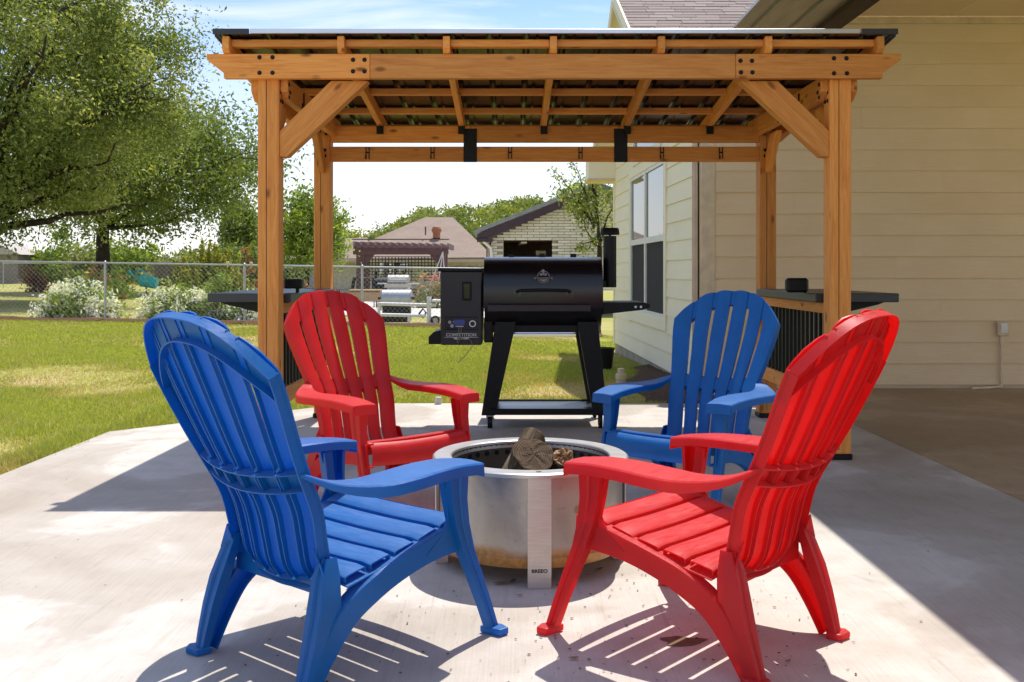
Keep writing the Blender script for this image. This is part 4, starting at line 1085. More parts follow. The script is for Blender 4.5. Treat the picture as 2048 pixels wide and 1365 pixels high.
def tree(name, label, base, fork, trunk_r, crown_c, crown_r, nlimb, nclump, per, sig, leaf, mat, seed, group=None, extra=(), nbr=70, limbr=.3):
    random.seed(seed); base = Vector(base); root = thing(name, label, 'tree', base, 0, group); fk = Vector(fork)-base
    tb = MB(); path, rad = limb((0,0,-.15), fk, trunk_r*1.15, trunk_r*.85, 0, 6, .05); rad[0] = trunk_r*1.5; tb.tube(path, rad, 14)
    cc = Vector(crown_c)-base; ends = []
    rg = np.random.default_rng(seed)
    for (a, b, r0, r1, sg) in extra:
        pth, rd = limb(Vector(a)-base, Vector(b)-base, r0, r1, sg, 9); tb.tube(pth, rd, 9); ends += pth[3:]
    f = ell(cc, crown_r, .35)
    for i in range(nlimb):
        e = Vector(f(rg)); e.z = max(e.z, cc.z-.55*crown_r[2]); pth, rd = limb(fk, e, trunk_r*random.uniform(limbr, limbr+.25), trunk_r*.06, random.uniform(-.3,.9), 8); tb.tube(pth, rd, 8); ends += pth[2:]
    P_, T_, C_ = clumps(nclump, per, ell(cc, crown_r, .45), sig, seed+1)
    ea = np.array([tuple(e) for e in ends])
    for i in range(nbr):
        c = C_[rg.integers(len(C_))]; k = np.argmin(((ea-c)**2).sum(1)); pth, rd = limb(ea[k], c, trunk_r*.09, trunk_r*.025, .1, 4); tb.tube(pth, rd, 5, False)
    tb.build('trunk', M['trunk'], root, smooth=60)
    V, Fq = leaves(P_, leaf, .45, .3, seed+2); np_mesh('crown', V, Fq, mat, T_, root)
    return root
M['leafA'] = foliage('leaf_mid', (.08,.12,.03), (.21,.265,.075), (.56,.56,.2), .48)
M['leafB'] = foliage('leaf_dark', (.08,.125,.03), (.16,.22,.055), (.30,.35,.09), .45)
M['leafC'] = foliage('leaf_bright', (.09,.15,.025), (.23,.32,.05), (.50,.57,.12), .45)
M['leafD'] = foliage('leaf_conifer', (.09,.14,.03), (.26,.30,.05), (.56,.50,.09), .35)
M['leafE'] = foliage('leaf_olive', (.13,.15,.06), (.25,.27,.12), (.42,.43,.2), .4)
M['leafR'] = foliage('leaf_reddish', (.12,.04,.03), (.22,.07,.05), (.30,.20,.06), .35)
def G(x, y, z=0): return (x, y, gzf(x, y)+z)
# near shade tree whose trunk stands just out of the frame
tree('shade_tree', 'large spreading shade tree filling the upper left with arching dark limbs', G(-15.2, 26), (-14.6, 26, 1.75), .36,
     (-13.75, 26, 6.1), (5.25, 5.0, 4.35), 14, 500, 300, .36, .060, M['leafA'], 11, nbr=200,
     extra=((( -14.6,26,1.7), (-9.7,25.2,5.6), .25, .03, .5), ((-14.6,26,1.75), (-9.9,26.4,2.75), .14, .015, .25), ((-14.6,26,1.9), (-12.4,23.5,8.0), .22, .03, .2), ((-14.4,25.8,2.2), (-10.6,22.2,6.4), .16, .02, .3), ((-14.4,25.8,2.2), (-12.6,21.8,5.2), .15, .02, .3), ((-14.6,26,1.8), (-10.9,26,3.3), .13, .02, .3)))
tree('shade_tree', 'broad dark tree with a straight trunk standing behind the watering can', G(-15.1, 36), (-15.1, 36, 2.55), .25,
     (-14.0, 36.6, 5.1), (5.6, 4.5, 2.7), 12, 230, 220, .5, .085, M['leafB'], 23, nbr=80)
# tree behind the left rear post, far poplar, bush trees
tree('young_tree', 'bright green young tree between the two left pergola posts', G(-6.35, 30), (-6.3, 30, 1.5), .09, (-6.2, 30, 2.2), (1.15, 1.1, 1.35), 8, 90, 120, .2, .065, M['leafC'], 31)
tree('tall_tree', 'tall dark distant tree just left of the front pergola post', G(-22.2, 80), (-22.2, 80, 2.5), .25, (-22.2, 80, 4.2), (1.7, 1.7, 2.9), 8, 110, 100, .36, .14, M['leafB'], 41)
tree('ornamental_tree', 'small tree with thin arching branches at the house corner', G(1.75, 20), (1.8, 20, 1.5), .06, (1.78, 20, 2.35), (.62, .5, .55), 9, 24, 70, .13, .042, M['leafA'], 51, nbr=24,
     extra=tuple((a, b, .022, .004, .08) for a, b in (((1.7,20,1.9),(.80,19.8,3.10)),((1.7,20,2.0),(1.22,19.8,3.25)),((1.75,20,2.0),(1.62,19.8,3.1)),((1.7,20,2.0),(1.0,20,2.55)),((1.8,20,1.6),(1.35,19.8,1.45)))))
# leaves along the arching twigs
r_ = np.random.default_rng(5); P_ = []
for a, b in (((1.7,20,1.9),(.80,19.8,3.10)),((1.7,20,2.0),(1.22,19.8,3.25)),((1.75,20,2.0),(1.62,19.8,3.1)),((1.7,20,2.0),(1.0,20,2.55)),((1.8,20,1.6),(1.35,19.8,1.45))):
    t = r_.random(230)**.8; P_.append(np.array(a)+(np.array(b)-np.array(a))*t[:,None]+r_.standard_normal((230,3))*(.045+.13*(1-t))[:,None])
P_ = np.concatenate(P_); V, Fq = leaves(P_, .038, .4, 0, 6)
oo = np_mesh('twig_leaves', V, Fq, M['leafA'], r_.random(len(P_)), None); orn = [o for o in bpy.data.objects if o.name == 'ornamental_tree'][0]
oo.parent = orn; oo.location = -orn.location
tree('bright_tree', 'sunlit yellow green tree tip beside the garage roof end', G(2.4, 40), (2.4, 40, 2.5), .12, (2.6, 40, 3.6), (1.0,1.0,.9), 6, 40, 90, .22, .09, M['leafC'], 61)
tree('roof_tree', 'green tree top peeking over the shingle roof', (5.6, 22, -.3), (5.6, 22, 4.2), .2, (5.6, 22, 6.6), (1.5,1.5,1.4), 6, 70, 90, .3, .08, M['leafC'], 63)
def bush(name, label, x, y, rx, ry, rz, nc, per, sig, leaf, mat, seed, flowers=None, group=None, cat='bush', up=False):
    root = thing(name, label, cat, G(x, y), 0, group); rg = np.random.default_rng(seed)
    def f(r):
        u = r.standard_normal(3); u /= np.linalg.norm(u); u[2] = abs(u[2]); q = r.uniform(.55, 1.02)
        return u*np.array((rx, ry, rz))*q*(1+.18*np.sin(u[0]*5+seed)+.12*np.sin(u[1]*7+seed))
    P_, T_, C_ = clumps(nc, per, f, sig, seed); P_[:,2] = np.abs(P_[:,2])
    V, Fq = leaves(P_, leaf, .45, .2, seed+1); np_mesh('foliage', V, Fq, mat, T_, root)
    mb = MB()
    for i in range(7):
        c = C_[rg.integers(len(C_))]; mb.tube([(c[0]*.15,c[1]*.15,-.05), (c[0]*.5,c[1]*.5,c[2]*.6), tuple(c)], [.02,.014,.006], 5, False)
    mb.build('stem', M['twig'], root)
    if flowers:
        nf, fm, fs_, pp = flowers
        def ff(r):
            u = r.standard_normal(3); u /= np.linalg.norm(u); u[2] = abs(u[2]); u[1] = -abs(u[1]) if r.random() < .7 else u[1]
            return u*np.array((rx, ry, rz))*r.uniform(.92, 1.1)
        P2, T2, _ = clumps(nf, pp, ff, fs_*1.4, seed+7); P2[:,2] = np.abs(P2[:,2])+.03
        V, Fq = leaves(P2, fs_, .4, 0, seed+8); np_mesh('blossoms', V, Fq, fm, T2, root)
    return root
M['petal'] = foliage('white_petal', (.78,.80,.90), (.90,.90,.93), (.94,.94,.94), .4)
M['pink'] = foliage('pink_petal', (.62,.10,.13), (.72,.22,.22), (.78,.45,.35), .35)
bush('flowering_shrub', 'white flowering shrub left of the nearest fence post', -8.55, 19.2, .78, .5, .72, 90, 55, .10, .042, M['leafC'], 71, (115, M['petal'], .036, 15), 'white flowering shrubs along the fence', 'shrub')
bush('flowering_shrub', 'white flowering shrub right of the fence post, behind the near blue chair', -6.55, 19.3, .85, .5, .60, 90, 55, .10, .042, M['leafC'], 72, (105, M['petal'], .036, 15), 'white flowering shrubs along the fence', 'shrub')
bush('flowering_shrub', 'white flowering shrub touching the front left pergola post in view', -5.2, 19.2, .62, .45, .52, 70, 55, .10, .042, M['leafC'], 73, (55, M['petal'], .036, 14), 'white flowering shrubs along the fence', 'shrub')
bush('leafy_shoot', 'bright green leafy shoots rising between the white flowering shrubs', -5.75, 19.0, .28, .2, .98, 26, 40, .07, .04, M['leafC'], 74, None, None, 'shrub')
# conifer: upright sprays
def conifer(x, y, w, h, seed, label):
    root = thing('juniper', label, 'conifer', G(x, y)); r = np.random.default_rng(seed); P_ = []; T_ = []
    mb = MB()
    for i in range(130):
        a = r.uniform(0, 6.283); q = math.sqrt(r.random()); bx, by_ = math.cos(a)*q*w*.85, math.sin(a)*q*w*.7
        top = h*(1-.62*q**1.6)*r.uniform(.72, 1.06); lean = np.array((math.cos(a)*q*.35, math.sin(a)*q*.35, 1.0)); z0 = r.uniform(0,.35)*top
        t = r.random(150)**.8; p = np.array((bx*.9, by_*.9, z0))+lean*(t*(top-z0))[:,None]; rad = .16*(1-t)**.6*np.sin(np.pi*np.clip(t*.9+.12,0,1))+.015
        an = r.uniform(0, 6.283, 150); p = p+np.stack([np.cos(an)*rad, np.sin(an)*rad, 0*rad], -1)*np.sqrt(r.random(150))[:,None]
        P_.append(p); T_.append(np.clip(.25+.5*t+.25*r.standard_normal(150)*.6, 0, 1))
        if i % 12 == 0: mb.tube([(bx*.3,by_*.3,0), (bx*.9,by_*.9,z0+.3), tuple(np.array((bx*.9,by_*.9,z0))+lean*(top-z0)*.8)], [.04,.025,.006], 5, False)
    mb.build('stem', M['twig'], root)
    P_ = np.concatenate(P_); V, Fq = leaves(P_, .055, .4, 0, seed); V[:,2] = V[:,2]; np_mesh('foliage', V, Fq, M['leafD'], np.concatenate(T_), root)
conifer(-7.6, 24.5, 1.15, 1.88, 81, 'feathery yellow green juniper with brown tips behind the fence')
bush('brown_juniper_tips', 'rusty brown dry shoots above the juniper beside the pergola post', -7.0, 25.2, .55, .4, 1.72, 22, 40, .08, .05, M['leafR'], 82, None, None, 'shrub')
# hedge and far bushes at left
for i, (x, y, rx, rz, mt, lab) in enumerate(((-27.5,60,2.6,2.6,'leafC','bright bush at the far left edge beyond the lawn'), (-24.6,58,2.2,2.0,'leafE','grey green olive bush beyond the lawn at left'), (-22.6,57,1.9,2.3,'leafC','bright lime bush left of the dark tree trunk'),
        (-30.5,62,2.4,2.0,'leafB','dark bush against the far left frame edge'), (-18.5,56,2.3,1.5,'leafE','dull tan green bush right of the dark tree trunk'), (-15.2,52,1.9,1.9,'leafB','dark bush between the trunk and the juniper'), (-12.7,50,1.7,2.0,'leafB','dark bush behind the juniper'))):
    bush('far_bush', lab, x, y, rx, 1.4, rz, 80, 60, .3, .13, M[mt], 90+i, None, 'bushes beyond the left lawn')
for i, x in enumerate((-19.9,-17.8,-15.7)):
    bush('reddish_shrub', ('leftmost', 'middle', 'rightmost')[i]+' of the vase shaped reddish shrubs beyond the fence at left', x, 36.5, .38, .35, .95, 26, 45, .13, .06, M['leafR'], 110+i, None, 'reddish shrubs on the far lawn', 'shrub')
bush('rose_bush', 'pink rose bush beyond the left flowering shrub', -13.2, 31, .55, .5, .85, 34, 45, .14, .055, M['leafC'], 120, (26, M['pink'], .05, 10), 'rose bushes', 'rose bush')
bush('rose_bush', 'peach rose bush just left of the dark tree trunk', -12.4, 30.5, .5, .5, .72, 34, 45, .14, .055, M['leafC'], 121, (16, M['pink'], .04, 9), 'rose bushes', 'rose bush')
bush('rose_bush', 'pink rose bush between the left pergola posts behind the counter', -5.9, 27, .35, .3, .75, 24, 40, .1, .05, M['leafB'], 122, (12, M['pink'], .05, 8), 'rose bushes', 'rose bush')
bush('rose_bush', 'pale pink rose bush left of the grill hopper beyond the fence', -2.85, 34, .75, .4, 1.15, 34, 40, .14, .06, M['leafE'], 123, (22, M['pink'], .055, 8), 'rose bushes', 'rose bush')
# privacy fence at the back left: single pickets
pf = thing('privacy_fence', 'dark grey wooden picket privacy fence beyond the tree trunk', 'fence', (-18.2, 50, 0))
pk = MB().box((0,0,.55), (.29,.03,1.35), .01).mesh('picket'); pk.materials.append(simple('weathered_picket', (.13,.105,.09), .9, 0, .2, .3, 5))
for i in range(26): link('picket', pk, None, pf, (i*.30, 0, gzf(-18.2+i*.3, 50)+random.uniform(-.02,.02)))
# watering can ornament
m_ = simple('turquoise_paint', (.03,.66,.66), .4)
wc = thing('watering_can', 'tilted turquoise watering can ornament beside the dark tree trunk', 'watering can', G(-14.35, 36.6))
Mt_ = Matrix.Rotation(R(-80),3,'Y') @ Matrix.Rotation(R(0),3,'X')
MB().tube([(.62,.0,-.05),(.62,0,.30)], .03, 8).build('stake', M['twig'], wc)
MB().lathe([(0,.0),(.19,.0),(.21,.03),(.24,.58),(.22,.60),(0,.58)], 24, (1.02,0,.36), M=Matrix.Rotation(R(-78),3,'Y')).build('body', m_, wc, smooth=40)
MB().tube([(.55,0,.36),(.30,0,.55),(.12,0,.66),(-.02,0,.80)], [.09,.065,.05,.06], 12).build('spout', m_, wc, smooth=50)
MB().lathe([(0,.0),(.10,.0),(.06,-.10)], 16, (-.05,0,.82), M=Matrix.Rotation(R(-45),3,'Y')).build('rose_head', m_, wc, smooth=50)
MB().tube([(.22,0,.72),(.34,0,.86),(.50,0,.84),(.58,0,.70),(.52,0,.56)], .035, 10).build('handle', m_, wc, smooth=50)
# little roofed shelter at the very left
sh_ = thing('shed', 'distant shed with a pale hip roof at the left frame edge', 'shed', G(-30.2, 58))
MB().prism([(-2,0,1.75),(.95,0,1.75),(-.3,0,2.35),(-2,0,2.5)], (0,3,0)).build('roof', simple('pale_roof', (.42,.38,.33), .9), sh_)
MB().box((-.6,1.5,.85), (2.6,2.6,1.8), .02).build('wall', simple('shed_wall', (.25,.21,.18), .9), sh_)

# ------------------------------------------------------------------ neighbouring house
M['nroof'] = None
m = Mt('brown_shingle_roof'); m.set(.95, 0, .1); co = m.coord(rnd=False); a = m.noise(9, 5, .7, m.coord((1,1,4), rnd=False)); b = m.noise(1.2, 4, .6, co)
m.col(m.mix(.4, m.ramp(b, [(.3,(.25,.185,.14)),(.7,(.32,.245,.19))]), m.ramp(a, [(.3,(.2,.15,.12)),(.7,(.42,.34,.29))]))); m.bump(a, .5, .03); M['nroof'] = m.m
M['nwall'] = simple('pale_stone_wall', (.60,.54,.45), .9, 0, .2, .25, 7, .7, 9)
nb = thing('neighbour_house', 'neighbouring brick house with brown hip roof behind the mauve pergola', 'house', (-4.2, 52, -.62))
def nl(x, y, z): return Vector((x+4.2, y-52, z+.62))
D0 = 50.0
def q(x, y, d=D0): p = px(x, y, d); return nl(p.x, p.y, p.z)
# main hip: eave y=517, ridge y=437
e0, e1 = q(655,520), q(985,517); ridge0, ridge1 = q(850,437,56), q(905,437,56)
e2 = e1+Vector((0,12,0)); e3 = e0+Vector((0,12,0))
mb = MB(); mb.add([e0,e1,e2,e3,ridge0,ridge1], [(0,1,5,4),(1,2,5),(2,3,4,5),(3,0,4)]); mb.build('roof', M['nroof'], nb, solid=.12)
e4 = q(520,524,51)
mb = MB(); mb.add([q(560,522,51), q(740,520,51), q(735,478,57), q(640,480,57)], [(0,1,2,3)]); mb.build('roof', M['nroof'], nb, solid=.12)
wl0 = q(668,520,50.6); wl1 = q(975,517,50.6)
MB().prism([wl0, wl1, Vector((wl1.x,wl1.y,-.2)), Vector((wl0.x,wl0.y,-.2))], (0,6,0)).build('wall', M['nwall'], nb)
MB().box((e0+e1)/2+Vector((0,-.02,-.09)), ((e1-e0).length,.05,.16), .01).build('fascia', simple('tan_fascia', (.50,.42,.30), .7), nb)
wl2 = q(570,524,51.5); MB().prism([wl2, wl0+Vector((0,.8,0)), Vector((wl0.x,wl0.y+.8,-.2)), Vector((wl2.x,wl2.y,-.2))], (0,5,0)).build('wall', simple('white_render', (.72,.70,.66), .8), nb)
wc_ = q(787,545,50.5)
nw = MB().box(wc_, (1.45,.06,1.15), .01).build('window', M['glass'], nb)
for dx in (-.72,0,.72): MB().box(wc_+Vector((dx,-.04,0)), (.06,.06,1.2)).build('window_frame', M['vinyl'], nw)
for dz in (-.6,.6): MB().box(wc_+Vector((0,-.045,dz)), (1.5,.06,.06)).build('window_frame', M['vinyl'], nw)
vp = q(874,462,53); MB().lathe([(0,.22),(.2,.2),(.26,.1),(.28,0),(.2,-.15),(.2,-.4)], 16, vp-Vector((0,.3,.0))).build('roof_vent', simple('terracotta_vent', (.42,.16,.08), .7), nb, smooth=50)
vp = q(852,460,53); MB().tube([vp-Vector((0,.3,.3)), vp+Vector((0,-.3,.16))], .04, 8).build('vent_pipe', simple('rust_pipe', (.2,.08,.05), .7), nb)
# stone blocks on the visible wall right of the pergola
bk = MB().box((0,0,0), (.40,.06,.115), .012).mesh('stone_block'); bk.materials.append(simple('stone_block', (.58,.54,.49), .9, 0, .2, .3, 2, .5, 12))
p0 = q(898,520,50.55); wW = (q(972,520,50.55)-p0).x
r = 0; z = p0.z-.42
while z > .3:
    x = (.2 if r % 2 else 0)
    while x < wW-.2:
        o = link('stone_block', bk, None, nb, (p0.x+.2+x, p0.y-.04+random.uniform(-.01,.01), z)); o.scale = (random.uniform(.85,1.0),1,1); x += .415
    z -= .128; r += 1
# mauve pergola with trellis
M['mauve'] = simple('mauve_stain', (.135,.075,.08), .75, 0, .3, .2, 4)
npg = thing('mauve_pergola', 'mauve stained pergola with black trellis in the neighbouring yard', 'pergola', (-5.1, 44, -.5))
def ml(x, y, d=44.0): p = px(x, y, d); return Vector((p.x+5.1, p.y-44, p.z+.5))
for xp, d in ((720,44),(884,44),(733,46.8),(889,46.8)):
    a = ml(xp, 505, d); MB().box((a.x, a.y, a.z/2), (.30,.30,a.z), .02).build('post', M['mauve'], npg)
for d in (43.82, 46.9):
    a, b = ml(706,500,d), ml(897,504,d); MB().box((a+b)/2, ((b-a).length,.08,.34), .02).build('beam', M['mauve'], npg)
tl = MB().prism([(0,-.55,.0),(0,-.42,-.10),(0,3.4,-.10),(0,3.55,0),(0,3.4,.14),(0,-.42,.14)], (.09,0,0)).mesh('rafter'); tl.materials.append(M['mauve'])
for i in range(14): a = ml(709+i*14.3, 490+.3*i, 43.85); link('rafter', tl, None, npg, a)
for i in range(5): MB().box(ml(801,484.5,44+.6*i)+Vector((0,0,.12)), (4.4,.05,.05)).build('purlin', simple('pale_mauve', (.24,.155,.145), .8), npg)
for x, d in ((728,43.95),(880,43.95)):
    a = ml(x, 513, d); s_ = 1 if x < 800 else -1; MB().prism([(a.x,a.y,a.z+.16),(a.x+s_*.55,a.y,a.z+.16),(a.x,a.y,a.z-.45)], (0,.08,0)).build('brace', M['mauve'], npg)
tr = []
blk = M['black']; p0, p1 = ml(738,514,46.7), ml(876,561,46.7)
n_v, n_h = 22, 9
vm = MB().box((0,0,0), (.035,.02,p0.z-p1.z)).mesh('slat'); vm.materials.append(blk); hm2 = MB().box((0,0,0), (p1.x-p0.x,.02,.035)).mesh('slat'); hm2.materials.append(blk)
for i in range(n_v): link('slat', vm, None, npg, (p0.x+(p1.x-p0.x)*i/(n_v-1), p0.y, (p0.z+p1.z)/2))
for i in range(n_h): link('slat', hm2, None, npg, ((p0.x+p1.x)/2, p0.y-.02, p1.z+(p0.z-p1.z)*i/(n_h-1)))
# ------------------------------------------------------------------ brick garage
ga = thing('brick_garage', 'cream brick outbuilding with dark fascia and an open bar window', 'building', (3.0, 32, -.55))
def al(x, y, d=32.0): p = px(x, y, d); return Vector((p.x-3.0, p.y-32, p.z+.55))
M['cbrick'] = None
m = Mt('cream_brick'); m.set(.9, 0, .2); oi = m.n('ShaderNodeObjectInfo'); co = m.coord()
m.col(m.mix(.3, m.ramp(oi.outputs['Random'], [(0,(.60,.53,.40)),(.5,(.72,.65,.50)),(1,(.80,.73,.58))]), m.ramp(m.noise(12, 4, .6, co), [(.3,(.55,.48,.36)),(.7,(.82,.75,.6))]))); M['cbrick'] = m.m
M['mortar'] = simple('mortar', (.40,.35,.27), .95)
apex = al(1190, 376); el = al(966, 470); w0 = al(982, 470)
def topz(x): return el.z-.02+(apex.z-el.z)*(x-el.x)/(apex.x-el.x)-.12
op0, op1 = al(1007,480), al(1105,517); zbot = -.1
xr = al(1260, 500).x
# backing wall round the opening
def backing(x0, x1, z0, z1f):
    MB().prism([(x0,.07,z0),(x1,.07,z0),(x1,.07,z1f(x1)),(x0,.07,z1f(x0))], (0,.2,0)).build('wall', M['mortar'], ga)
backing(w0.x, op0.x, zbot, topz); backing(op1.x, min(apex.x, xr), zbot, topz)
backing(op0.x, op1.x, op0.z, topz); backing(op0.x, op1.x, zbot, lambda x: op1.z-.25)
bl, bh = .40, .092; bmsh = MB().box((bl/2,0,bh/2), (bl-.012,.08,bh-.014), .004).mesh('brick'); bmsh.materials.append(M['cbrick'])
z = .9; r = 0; cnt = 0
while z < apex.z:
    x = w0.x-(.2 if r % 2 else 0)
    while x < apex.x+.6:
        xa, xb = max(x, w0.x), x+bl
        inside = (xb > op0.x+.02 and xa < op1.x-.02 and op1.z-.3 < z+bh*.5 < op0.z)
        if z+bh < topz(xa+.05) and not inside and xb-xa > .06:
            xa2, xb2 = xa, xb
            if op1.z-.3 < z+bh*.5 < op0.z:
                pass
            o = link('brick', bmsh, None, ga, (xa, .03+random.uniform(-.004,.004), z)); o.scale = ((xb-xa)/bl, 1, 1); cnt += 1
        x += bl
    z += bh; r += 1
# roof and fascia
th = .18; up3 = Vector((0,0,1))
ro0, ro1 = al(955,470), al(1192,373)
MB().prism([ro0+Vector((0,-.35,0)), ro1+Vector((0,-.35,0)), ro1+Vector((0,-.35,-.26)), ro0+Vector((0,-.35,-.26))], (0,.05,0)).build('fascia', simple('plum_fascia', (.045,.022,.032), .6), ga)
MB().prism([ro0+Vector((-.1,-.38,.0)), ro1+Vector((0,-.38,.0)), ro1+Vector((0,-.38,.13)), ro0+Vector((-.1,-.38,.13))], (0,7,0)).build('roof', simple('grey_metal_roof', (.24,.245,.25), .4, .5), ga)
MB().prism([ro1+Vector((0,-.38,.0)), ro1+Vector((5,-.38,-2)), ro1+Vector((5,-.38,-1.87)), ro1+Vector((0,-.38,.13))], (0,7,0)).build('roof', simple('grey_metal_roof2', (.16,.165,.17), .4, .6), ga)
MB().box(al(966,478)+Vector((.1,-.2,-.05)), (.45,.4,.12), .02).build('soffit_return', simple('plum_soffit', (.05,.025,.035), .6), ga)
ds = al(978,478); MB().tube([ds+Vector((-.2,-.3,.0)), ds+Vector((-.15,-.28,-.12)), ds+Vector((.06,-.12,-.3)), ds+Vector((.08,-.1,-.5)), ds+Vector((.08,-.1,-1.6))], .05, 8).build('downspout', M['vinyl'], ga, smooth=50)
# bar inside the opening
dk = simple('dark_interior', (.34,.25,.19), .85)
MB().box(((op0.x+op1.x)/2, 2.6, op0.z+.02), (op1.x-op0.x+1.4, 4.8, .04)).build('ceiling', simple('wood_ceiling', (.62,.36,.24), .8), ga)
MB().box(((op0.x+op1.x)/2, 4.9, 1.3), (op1.x-op0.x+1.4, .06, 2.7)).build('rear_wall', dk, ga)
for X in (op0.x-.5, op1.x+.5): MB().box((X, 2.6, 1.3), (.06, 4.6, 2.7)).build('side_wall', simple('inner_brick', (.62,.50,.34), .9), ga)
for i in range(4): MB().box((op0.x+.68-.03*i, .8+.95*i, op0.z-.07), (.20,.30,.06), .01).build('ceiling_light', M['vinyl'], ga)
MB().box((op1.x-.35, 1.2, op0.z-.42), (.34,.4,.16), .01).build('cabinet', simple('tan_box', (.42,.33,.22), .8), ga)
MB().box((op0.x+.35, 2.2, op0.z-.56), (.7,.4,.2), .01).build('cabinet', M['black'], ga)
# ------------------------------------------------------------------ neighbour's things behind the fence
def bl_(x, y, d): return px(x, y, d)
g1 = thing('gas_grill', 'silver gas grill with open hood box in the neighbouring yard', 'grill', G(-3.6, 31))
hh = 0
def grill2(root, w, sil, blk_):
    MB().box((0,0,.38), (w*.72,.45,.66), .02).build('cabinet', sil, root)
    for dx in (-.16,.16): MB().box((dx,-.235,.38), (w*.30,.02,.58), .01).build('door', sil, root)
    MB().box((0,-.235,.78), (w*.9,.03,.14), .01).build('control_panel', sil, root)
    MB().lathe([(.0,-.33),(.24,-.33),(.24,.33),(0,.33)], 20, (0,0,.88), 0, math.pi, M=Matrix.Rotation(R(90),3,'Y') @ Matrix.Rotation(R(90),3,'Z')).build('hood', sil, root, smooth=40)
    MB().tube([(-.28,-.26,.98),(.28,-.26,.98)], .015, 8).build('handle', M['silver'], root)
    for dx in (-.55,.55): MB().box((dx*w,0,.84), (.28,.42,.04), .01).build('side_table', blk_, root)
    for dx in (-.28,.28): MB().tube([(dx-.02,-.15,.05),(dx+.02,-.15,.05)], .05, 12).build('wheel', M['black'], root)
grill2(g1, .95, simple('beige_steel', (.50,.46,.40), .4, .4), M['galv'])
g2 = thing('gas_grill', 'dark charcoal grill with a rounded silver lid standing just behind the fence', 'grill', G(-2.35, 19.9)); 
MB().box((0,0,.24), (.56,.35,.42), .03).build('cabinet', M['black'], g2)
MB().lathe([(0,-.31),(.17,-.31),(.19,-.29),(.19,.29),(.17,.31),(0,.31)], 20, (0,0,.50), 0, 2*math.pi, M=Matrix.Rotation(R(90),3,'Y')).build('lid', M['galv'], g2, smooth=40)
for s_ in (-1,1): MB().box((s_*.34,0,.52), (.05,.36,.05), .01).build('end_cap', M['black'], g2)
# white pipe trailer frame with jack and wheel
tf = thing('trailer_frame', 'white painted pipe trailer frame with jack wheel behind the chain link fence', 'trailer', G(-2.0, 19.4))
def tl_(x, y): p = px(x, y, 19.4); g = gzf(-2.0, 19.4); return Vector((p.x+2.0, 0, p.z-g))
MB().tube([tl_(754,608), tl_(872,611)], .035, 10).build('rail', M['white'], tf, smooth=50)
MB().tube([tl_(760,630), tl_(852,632)], .035, 10).build('rail', M['white'], tf, smooth=50)
MB().tube([tl_(858,594), tl_(858,652)], .045, 10).build('jack', M['white'], tf, smooth=50)
MB().tube([tl_(758,605), tl_(758,652)], .03, 10).build('upright', M['white'], tf, smooth=50)
MB().tube([tl_(818,632), tl_(818,656)], .03, 10).build('upright', M['white'], tf, smooth=50)
MB().box(tl_(882,602), (.35,.3,.05), .01).build('plate', M['white'], tf)
MB().lathe([(.05,-.03),(.085,-.03),(.095,-.015),(.095,.015),(.085,.03),(.05,.03)], 20, tl_(871,641)+Vector((0,-.05,0)), M=Matrix.Rotation(R(90),3,'X')).build('wheel', M['black'], tf, smooth=40)
MB().disc(tl_(871,641)+Vector((0,-.03,0)), .045, 14, (0,-1,0), .03).build('hub', M['galv'], tf)
MB().tube([tl_(838,628),tl_(846,618),tl_(852,626),tl_(846,636),tl_(838,628)], .02, 8).build('winch', M['black'], tf)
# covered table, patio chairs
ct = thing('serving_table', 'tan cloth covered table in the neighbouring yard', 'table', G(-4.35, 29))
MB().box((0,0,.60), (.95,.5,.10), .02).build('cloth_top', simple('tan_cloth', (.42,.28,.15), .9), ct); MB().box((0,-.24,.45), (.95,.02,.3), .005).build('cloth_drop', simple('tan_cloth2', (.40,.26,.14), .9), ct)
for dx in (-.42,.42): MB().box((dx,0,.28), (.05,.4,.56)).build('leg', M['black'], ct)
def pchair(x, y, rz, label, cush):
    c = thing('patio_chair', label, 'chair', G(x, y), rz, 'metal patio chairs in the neighbouring yard')
    MB().box((0,0,.42), (.48,.48,.05), .015).build('seat', cush, c)
    for sx_ in (-.23,.23):
        MB().tube([(sx_,-.22,0),(sx_,-.22,.62),(sx_,.2,.64)], .018, 6).build('arm', M['black'], c)
        MB().tube([(sx_,.22,0),(sx_,.22,.42),(sx_,.34,1.02)], .018, 6).build('leg', M['black'], c)
    for k in range(5): MB().tube([(-.18+.09*k,.23,.45),(-.18+.09*k,.34,1.0)], .009, 5).build('back_bar', M['black'], c)
    MB().tube([(-.23,.34,1.02),(.23,.34,1.02)], .018, 6).build('top_bar', M['black'], c)
rc_ = simple('red_cushion', (.42,.06,.05), .8); wt = simple('grey_sling', (.5,.5,.5), .8)
pchair(-5.75, 33.5, R(-70), 'black metal patio chair with grey seat right of the rear left post', wt)
pchair(-4.85, 33, R(20), 'black metal patio chair with red cushion before the mauve pergola post', rc_)
pchair(-6.5, 31, R(100), 'red cushioned black chair mostly behind the rear left pergola post', rc_)
sm_ = thing('offset_smoker', 'black offset smoker below the mauve pergola trellis', 'smoker', G(-4.45, 35.5))
MB().tube([(-.6,0,.75),(.6,0,.75)], .33, 18).build('barrel', M['black'], sm_, smooth=40); MB().tube([(.62,0,.5),(.95,0,.5)], .24, 16).build('firebox', M['black'], sm_, smooth=40)
for dx in (-.45,.45): MB().box((dx,0,.25), (.06,.4,.5)).build('leg', M['black'], sm_)
MB().tube([(-.5,0,1.0),(-.5,0,1.3)], .06, 10).build('chimney', M['black'], sm_)
tp = thing('tripod_stand', 'white metal tripod pole leaning left of the grill hopper', 'stand', G(-2.85, 36))
for dx in (-.5,.0,.45): MB().tube([(dx,0.1*dx,0),(.30,0,2.05)], .02, 6).build('leg', M['white'], tp)
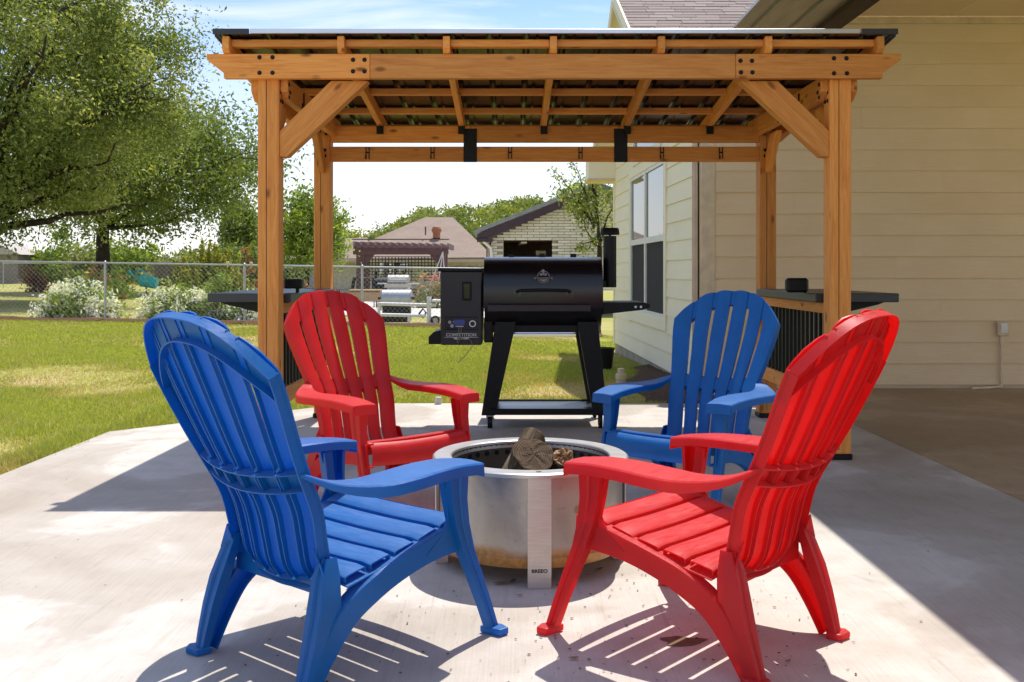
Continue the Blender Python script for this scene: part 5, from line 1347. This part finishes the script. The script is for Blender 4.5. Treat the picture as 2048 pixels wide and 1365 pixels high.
ps = MB().grid(12, 6, lambda u, v: (-7.2+8.2*u, 24+22*v, gzf(-7.2+8.2*u, 24+22*v)+.02)).build('far_patio', simple('far_concrete', (.55,.52,.48), .9), None); tag(ps, kind='structure')
lp = thing('garden_lamp', 'small black garden lamp on the far lawn left of the flowering shrub', 'lamp', G(-10.55, 22.5))
MB().tube([(0,0,0),(0,0,.36)], .012, 8).build('stake', M['black'], lp); MB().lathe([(0,.48),(.06,.46),(.075,.42),(.04,.36),(0,.36)], 14).build('lamp_head', M['black'], lp, smooth=50)
# ------------------------------------------------------------------ wooded hill
M['hill'] = simple('hill_ground', (.06,.085,.025), .95)
def HILLZ(x, v): return -1+14.5*math.sin(math.pi*min(1, max(0, v)*.5))**.8*(.12+.88/(1+math.exp(-(x+27)/4.5)))+.9*math.sin(x*.13)+.5*math.sin(x*.31+1)
mb = MB()
def hill(u, v):
    x = -75+150*u; y = 150+110*v
    return (x, y, HILLZ(x, v))
mb.grid(40, 14, hill); tag(mb.build('hill', M['hill'], smooth=80), kind='structure')
def hz_(x, y):
    v = (y-150)/110; return HILLZ(x, v)
M['leafH'] = foliage('leaf_far', (.10,.14,.035), (.22,.27,.06), (.42,.42,.09), .4)
rg = np.random.default_rng(17); Ps = []; Ts = []
for i in range(520):
    x = rg.uniform(-62, 40); y = 148+95*rg.random()**1.3; z = hz_(x, y); rr = rg.uniform(1.6, 3.2); n = 150
    u = rg.standard_normal((n,3)); u /= np.linalg.norm(u, axis=1, keepdims=True); u[:,2] = np.abs(u[:,2])*1.1-.25
    p = np.array((x, y, z+rr*1.0))+u*rr*rg.uniform(.6,1.05,(n,1))*(1+.2*np.sin(u[:,:1]*6+i)); Ps.append(p); Ts.append(np.clip(rg.uniform(0,.75)+.3*rg.random(n), 0, 1))
Ps = np.concatenate(Ps); V, Fq = leaves(Ps, .42, .5, .3, 19)
tag(np_mesh('hillside_wood', V, Fq, M['leafH'], np.concatenate(Ts)), 'far wooded hillside of mixed green trees behind the roofs', 'wood', kind='stuff')
